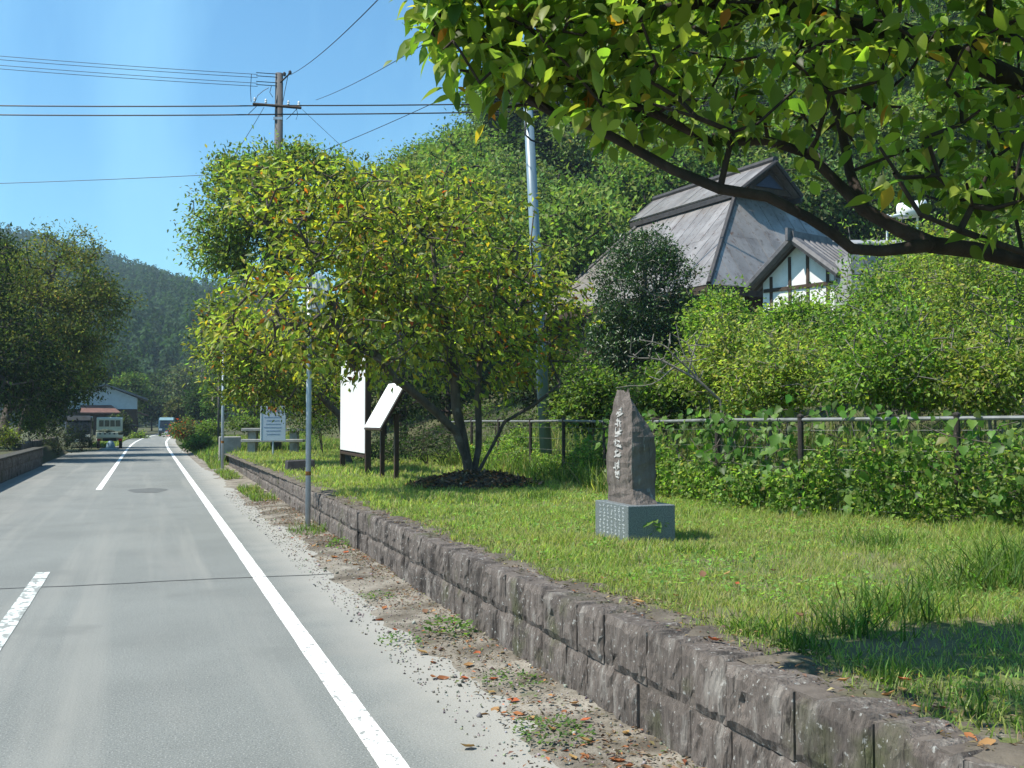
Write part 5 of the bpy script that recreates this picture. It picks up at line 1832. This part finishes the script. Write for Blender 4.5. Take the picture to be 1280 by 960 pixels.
for (px, py, r_, nn_, hg) in [(1060, 790, .22, 190, .30), (1120, 770, .28, 260, .34), (990, 810, .16, 130, .22), (1235, 730, .30, 300, .50), (1280, 715, .3, 300, .55), (930, 790, .14, 110, .2),
                              (1180, 745, .25, 160, .3), (1000, 840, .15, 110, .16), (1100, 850, .15, 90, .18), (1200, 900, .2, 130, .16), (860, 690, .2, 150, .16), (1090, 680, .3, 200, .3), (1270, 935, .2, 160, .2), (670, 622, .35, 200, .35), (735, 600, .4, 220, .4)]:
    g0 = G(px, py, .54)
    x, y = g0.x + rng.normal(size=nn_) * r_ * .5, g0.y + rng.normal(size=nn_) * r_ * .5
    ok = (x > 2.8)
    x, y = x[ok], y[ok]
    v_, c_ = blades(x, y, lawn_z(x, y) - .01, .62 * hg * rng.uniform(.5, 1.2, len(x)), .008 * rng.uniform(.6, 1.5, len(x)), pick_cols(len(x), (.075, .135, .026), .25, [((.12, .18, .04), .3)]), .6)
    Vs.append(v_)
    Cs.append(c_)
o = link('tall_weeds', np_mesh('tall_weeds', np.concatenate(Vs), BLADEF, np.concatenate(Cs), M['grass']))
stuff(o, 'tall unmown weeds and grass tufts along the fence and bank', 'weeds')

# leafy undergrowth filling the fence line (small leaves)
n = 60000
y = rng.uniform(5.5, 24, n)
x = fencex(y) + np.abs(rng.normal(size=n)) * .38 + .05
fr = rng.random(n) < .34
x = np.where(fr & (vnoise(y, y * 0, .6, 44) > .36), fencex(y) - .02 - np.abs(rng.normal(size=n)) * .12, x)
top = .18 + 1.25 * vnoise(x, y, 1.1, 41) * (.35 + .9 * vnoise(x, y, .4, 42))
top = np.where(y > 13.5, top * .75, top)
z = lawn_z(x, y) + top * rng.random(n) ** .8
k = in_view(x, y)
P = np.stack([x, y, z], -1)[k]
n = len(P)
d = rng.normal(size=(n, 3))
d[:, 2] -= .2
d, s, nn = frames(d, np.tile([[-.3, -.3, 1.]], (n, 1)) + .6 * rng.normal(size=(n, 3)))
Lc = rng.uniform(.03, .085, n)
o = link('undergrowth', np_mesh('undergrowth', inst(LEAF4, P, d, s, nn, Lc, Lc * .6), LEAF4F, pick_cols(n, (.16, .25, .05), .3, [((.23, .31, .07), .25), ((.09, .145, .035), .2), ((.28, .25, .09), .04)]), M['leaf']))
stuff(o, 'mixed leafy undergrowth tangled through the wire fence', 'undergrowth')

# ------------------------------------------------------------------ kudzu on the fence: large heart-shaped leaves, each its own
KL = [(0, 0, 0), (-.06, .26, .08), (.36, .50, .12), (.62, .33, .02), (1.05, 0, -.2), (.62, -.33, .02), (.36, -.50, .12), (-.06, -.26, .08), (.42, 0, -.03)]
KLF = [(0, 8, 1), (8, 2, 1), (8, 3, 2), (8, 4, 3), (8, 5, 4), (8, 6, 5), (8, 7, 6), (8, 0, 7)]
kmesh = [np_mesh('vine_leaf', np.array([KL], dtype=float), KLF, np.array([c_]), M['leaf']) for c_ in [(.11, .21, .04), (.14, .25, .05), (.085, .165, .034), (.17, .27, .06)]]
kv_ = thing('kudzu_vine', 'kudzu vine with big round leaves climbing over the wire fence', 'vine', (7.0, 9.6, float(lawn_z(7.0, 9.6))))
kb = Vector(kv_.location)
sv_ = MB()
kleaf = []
for i in range(44):
    y0 = rng.uniform(6.4, 15.5) if i < 34 else rng.uniform(6.4, 11)
    pts_ = []
    yy_, zz_ = y0, rng.uniform(.05, .3)
    for s_ in range(14):
        x_ = float(fencex(yy_)) + (.16 if i % 3 else -.07) + rng.normal() * .09
        pts_.append(Vector((x_, yy_, float(lawn_z(x_, yy_)) + zz_)))
        yy_ += rng.normal() * .12 + .03
        zz_ = min(zz_ + rng.uniform(.03, .14), 1.12 + rng.uniform(-.05, .22))
    sv_.tube([p - kb for p in pts_], .005, 4, False)
    for p in pts_[1:]:
        for q_ in range(2):
            kleaf.append(p + Vector(rng.normal(size=3) * np.array([.07, .08, .05])) + Vector((-.02, -.02, 0)))
sv_.obj('vine_stems', M['bark'], kv_)['kind'] = 'stuff'
idx = rng.permutation(len(kleaf))
nrest = []
for c_, i in enumerate(idx):
    p = kleaf[i]
    L_ = float(rng.uniform(.07, .15))
    d_ = Vector((rng.normal() * .6 - .25, rng.normal() * .6 - .15, -.7 + rng.normal() * .3)).normalized()
    up = Vector((-.75 + rng.normal() * .35, -.35 + rng.normal() * .4, .75 + rng.normal() * .3))
    s_ = up.cross(d_).normalized()
    n_ = d_.cross(s_)
    if c_ < 290:
        o = link('leaf', kmesh[int(rng.integers(0, 4))], kv_)
        o.matrix_local = Matrix.Translation(p - kb) @ Matrix((d_, s_, n_)).transposed().to_4x4() @ Matrix.Scale(L_, 4)
    else:
        nrest.append((p - kb, d_, s_, n_, L_))
if nrest:
    Pn, Dn, Sn, Nn, Ln = (np.array([tuple(r_[i]) for r_ in nrest]) for i in range(4)), None, None, None, np.array([r_[4] for r_ in nrest])
    Pn, Dn, Sn, Nn = list(Pn)
    o = link('smaller_leaves', np_mesh('smaller_leaves', inst(KL, Pn, Dn, Sn, Nn, Ln * .8, Ln * .8), KLF, pick_cols(len(Ln), (.085, .165, .03), .25, [((.14, .22, .045), .2)]), M['leaf']), kv_)
    o['kind'] = 'stuff'

# small leafy plant against the monument base
g0 = G(815, 676, .53)
pl_ = thing('leafy_plant', 'small bright leafy plant growing against the granite base', 'plant', tuple(g0))
pm = MB()
pl_leaves = []
for i in range(16):
    a = rng.random() * 6.28
    r_ = rng.uniform(.02, .1)
    z_ = rng.uniform(.06, .2)
    p = Vector((math.cos(a) * r_, math.sin(a) * r_ - .02, z_))
    pm.tube([(0, 0, 0), tuple(p * .6 + Vector((0, 0, .02))), tuple(p)], .003, 4, False)
    d_ = Vector((math.cos(a), math.sin(a), -.2 + rng.normal() * .3)).normalized()
    s_ = Vector((-.3, -.5, 1)).cross(d_).normalized()
    o = link('leaf', kmesh[3 if i % 2 else 1], pl_)
    o.matrix_local = Matrix.Translation(p) @ Matrix((d_, s_, d_.cross(s_))).transposed().to_4x4() @ Matrix.Scale(float(rng.uniform(.05, .09)), 4)
pm.obj('stems', M['bark'], pl_)

# weed clumps on the dirt verge at the wall foot
for (px, py, r_, nl, lab) in [(562, 790, .17, 120, 'small round leaved green weed at the wall foot beside scattered brown leaves'), (425, 683, .16, 110, 'bushy green weed at the joint of the two wall sections'),
                              (385, 665, .3, 150, 'grassy weed patch around the foot of the tall sign pole'), (690, 915, .16, 220, 'low mossy green weed patch on the dirt between wall and road'),
                              (500, 800, .14, 90, 'flat sparse green weed on the dirt shoulder'), (640, 850, .16, 130, 'flat mossy weed among dry leaves on the dirt verge'), (470, 745, .14, 90, 'flat dull green weed along the wall foot')]:
    g0 = G(px, py, .03)
    n = nl
    a, q_ = rng.random(n) * 6.283, np.sqrt(rng.random(n)) * r_
    lowp = 'moss' in lab or 'flat' in lab
    P = np.stack([np.cos(a) * q_ * (1 if not lowp else 1.2), np.sin(a) * q_ * 1.5, rng.random(n) * (r_ * (.25 if lowp else .9)) * (1 - q_ / r_ * .6)], -1)
    d = np.stack([np.cos(a), np.sin(a), rng.normal(size=n) * .4 + .3], -1)
    d, s, nn = frames(d, np.tile([[0, 0, 1.]], (n, 1)) + .4 * rng.normal(size=(n, 3)))
    Lc = rng.uniform(.025, .055, n) * (.6 if lowp else 1)
    if 'grassy' in lab:
        v_, c_ = blades(P[:, 0], P[:, 1], P[:, 2] * 0, rng.uniform(.06, .2, n), rng.uniform(.006, .012, n), pick_cols(n, (.10, .16, .03), .25), .6)
        me = np_mesh('weed_clump', v_, BLADEF, c_, M['grass'])
    else:
        me = np_mesh('weed_clump', inst(LEAF4, P, d, s, nn, Lc, Lc * .75), LEAF4F, pick_cols(n, (.085, .155, .04), .25, [((.13, .2, .05), .2)]), M['grass'])
    o = link('weed_clump', me)
    o.location = g0
    tag(o, lab, 'weed')
    o['kind'] = 'stuff'

# ------------------------------------------------------------------ litter
CURL = [(0, 0, .06), (.25, .40, .14), (.6, .44, .10), (1, 0, .16), (.6, -.44, .12), (.25, -.40, .16), (.3, 0, 0), (.65, 0, .0)]
lmesh = [np_mesh('fallen_leaf', np.array([CURL], dtype=float) * np.array([1, .6, 1]), LEAF8F, np.array([c_]), M['litter']) for c_ in
         [(.30, .12, .045), (.22, .085, .035), (.30, .17, .07), (.15, .08, .045), (.33, .21, .08), (.36, .10, .04)]]
spots = []
for px, py in [(600, 886), (625, 885), (575, 840), (610, 845), (660, 946), (720, 945), (735, 940), (690, 905), (640, 885), (745, 870), (740, 925), (545, 840), (700, 775), (592, 828), (725, 900), (650, 870),
               (760, 945), (780, 955), (545, 842), (535, 812), (480, 770), (440, 705), (436, 690), (405, 690), (430, 700), (375, 668), (365, 660), (385, 690), (600, 812), (620, 860), (672, 890), (712, 878), (594, 926)]:
    g0 = G(px, py, .035)
    spots.append((g0.x, g0.y, .012 + .03 * float(sstep(1.9, 2.5, g0.x)), 'dry orange brown leaf fallen on the dirt verge beside the wall', 'fallen leaves on the verge'))
for i in range(34):
    x_, y_ = float(rng.uniform(1.75, 2.38)), float(rng.uniform(3.6, 15))
    spots.append((x_, y_, .012 + .03 * float(sstep(1.9, 2.5, x_)), 'dry orange brown leaf fallen on the dirt verge beside the wall', 'fallen leaves on the verge'))
for px, py in [(970, 838), (735, 745), (790, 748), (885, 797), (1185, 885), (1140, 850), (1090, 905), (1160, 905), (1205, 915), (1100, 870), (880, 722), (905, 718), (920, 732), (800, 768), (1000, 770), (845, 745), (970, 712), (1045, 850), (1130, 860), (1245, 925), (1225, 940)]:
    g0 = G(px, py, .57)
    if g0.x < 2.55:
        continue
    spots.append((g0.x, g0.y, (float(lawn_z(g0.x, g0.y)) + .03 if g0.x > 2.95 else wzn(g0.y) + .008), 'orange red leaf fallen on the grass edge above the wall', 'fallen leaves on the lawn'))
for x_, y_, z_, lab, grp in spots:
    if 'verge' in grp:
        z_ = max(0.0, verge_h(x_, y_)) + .004
    o = link('fallen_leaf', random.choice(lmesh))
    s_ = random.uniform(.055, .095)
    o.location = (x_, y_, z_)
    o.rotation_euler = (random.uniform(-.35, .35), random.uniform(-.35, .35), random.uniform(0, 6.28))
    o.scale = (s_, s_, s_)
    tag(o, lab, 'leaf', grp)
# finer litter
n = 15000
y = rng.uniform(2.5, 24, n)
x = 1.62 + .85 * rng.random(n) ** .55
k = vnoise(x, y, .5, 51) + .25 * (x - 1.6) > rng.uniform(.35, .95, n)
x, y = x[k], y[k]
n = len(x)
d = rng.normal(size=(n, 3))
d[:, 2] *= .2
d, s, nn = frames(d, np.tile([[0, 0, 1.]], (n, 1)) + .3 * rng.normal(size=(n, 3)))
Lc = rng.uniform(.012, .045, n)
V = inst(LEAF4, np.stack([x, y, .014 + .03 * sstep(1.9, 2.5, x) + .012 * rng.random(n)], -1), d, s, nn, Lc, Lc * rng.uniform(.2, .6, n))
o = link('leaf_litter', np_mesh('leaf_litter', V, LEAF4F, pick_cols(n, (.16, .11, .065), .35, [((.30, .13, .05), .14), ((.09, .065, .04), .3), ((.12, .14, .05), .1)]), M['litter']))
stuff(o, 'fine brown leaf litter and twigs on the dirt verge', 'leaf litter')
n = 5200
OCT = [(1, 0, 0), (-1, 0, 0), (0, 1, 0), (0, -1, 0), (0, 0, .7), (0, 0, -.7)]
OCTF = [(0, 2, 4), (2, 1, 4), (1, 3, 4), (3, 0, 4), (2, 0, 5), (1, 2, 5), (3, 1, 5), (0, 3, 5)]
y = 2.5 + 20 * rng.random(n) ** 1.4
x = 1.55 + .95 * rng.random(n)
d, s, nn = frames(rng.normal(size=(n, 3)))
Lc = rng.uniform(.003, .011, n) * (1 + 1.2 * (rng.random(n) < .05))
zv = np.array([max(0.0, verge_h(a, b)) for a, b in zip(x, y)])
o = link('gravel', np_mesh('gravel', inst(OCT, np.stack([x, y, zv + Lc * .3], -1), d, s, nn, Lc, Lc * rng.uniform(.6, 1.2, n)), OCTF, pick_cols(n, (.24, .23, .2), .4, [((.12, .11, .1), .3)]), M['litter']))
stuff(o, 'small grey stones scattered over the dirt verge', 'gravel')
n = 2600
y = rng.uniform(2.2, 14, n)
x = 2.5 + .5 * rng.random(n) ** 1.2
d = rng.normal(size=(n, 3))
d[:, 2] *= .2
d, s, nn = frames(d, np.tile([[0, 0, 1.]], (n, 1)) + .3 * rng.normal(size=(n, 3)))
Lc = rng.uniform(.01, .04, n)
zv = np.interp(y, [0, 4, 12, 24, 36], [.55, .545, .50, .47, .44]) + .022
o = link('leaf_litter', np_mesh('leaf_litter', inst(LEAF4, np.stack([x, y, zv], -1), d, s, nn, Lc, Lc * rng.uniform(.15, .6, n)), LEAF4F, pick_cols(n, (.15, .11, .07), .35, [((.28, .13, .05), .1), ((.08, .06, .04), .3), ((.2, .18, .09), .2)]), M['litter']))
stuff(o, 'fine brown litter and dry grass bits along the wall top', 'leaf litter')
# mulch mound round the cherry foot, with dry leaves
mb = MB()
nr, na = 9, 36
for j in range(nr + 1):
    for i in range(na):
        a = 2 * math.pi * i / na
        r_ = j / nr
        x_ = 5.2 + 1.15 * r_ * math.cos(a) * (1 + .08 * math.sin(3 * a))
        y_ = 16.0 + .85 * r_ * math.sin(a) * (1 + .1 * math.cos(2 * a))
        mb.v.append((x_, y_, float(lawn_z(x_, y_)) + .16 * (1 - r_ ** 1.5) + .025 * rng.normal() * (1 - r_) - .012 * r_))
for j in range(nr):
    for i in range(na):
        i2 = (i + 1) % na
        mb.f.append((j * na + i, j * na + i2, (j + 1) * na + i2, (j + 1) * na + i))
o = mb.obj('mulch_mound', M['soil'])
structure(o)
n = 1700
a, r_ = rng.random(n) * 6.283, np.sqrt(rng.random(n))
x, y = 5.2 + 1.2 * r_ * np.cos(a), 16.0 + .9 * r_ * np.sin(a)
d = rng.normal(size=(n, 3))
d[:, 2] *= .35
d, s, nn = frames(d, np.tile([[0, 0, 1.]], (n, 1)) + .4 * rng.normal(size=(n, 3)))
Lc = rng.uniform(.04, .11, n)
V = inst(CURL, np.stack([x, y, lawn_z(x, y) + .16 * (1 - r_ ** 1.5) + .02], -1), d, s, nn, Lc, Lc * .5)
o = link('dry_leaves', np_mesh('dry_leaves', V, LEAF8F, pick_cols(n, (.15, .10, .06), .35, [((.30, .14, .05), .2), ((.07, .05, .035), .3), ((.32, .24, .15), .08)]), M['litter']))
stuff(o, 'dry brown leaves heaped on the mulch mound under the cherry', 'leaf litter')

# ------------------------------------------------------------------ air
HAZE = 0.00036
if HAZE:
    m, t, b = mat_new('haze_air')
    t.nodes.remove(b)
    pv = t.nodes.new('ShaderNodeVolumePrincipled')
    pv.inputs['Color'].default_value = (.62, .82, 1.0, 1)
    pv.inputs['Density'].default_value = HAZE
    pv.inputs['Anisotropy'].default_value = .2
    t.links.new(pv.outputs['Volume'], t.nodes['Material Output'].inputs['Volume'])
    allv = [o.matrix_world @ Vector(c_) for o in C.objects if o.type == 'MESH' for c_ in o.bound_box]
    o = MB().box((0, 330, 78), (1400, 780, 166)).obj('haze', m)
    stuff(o, 'thin blue air haze over the valley', 'haze')
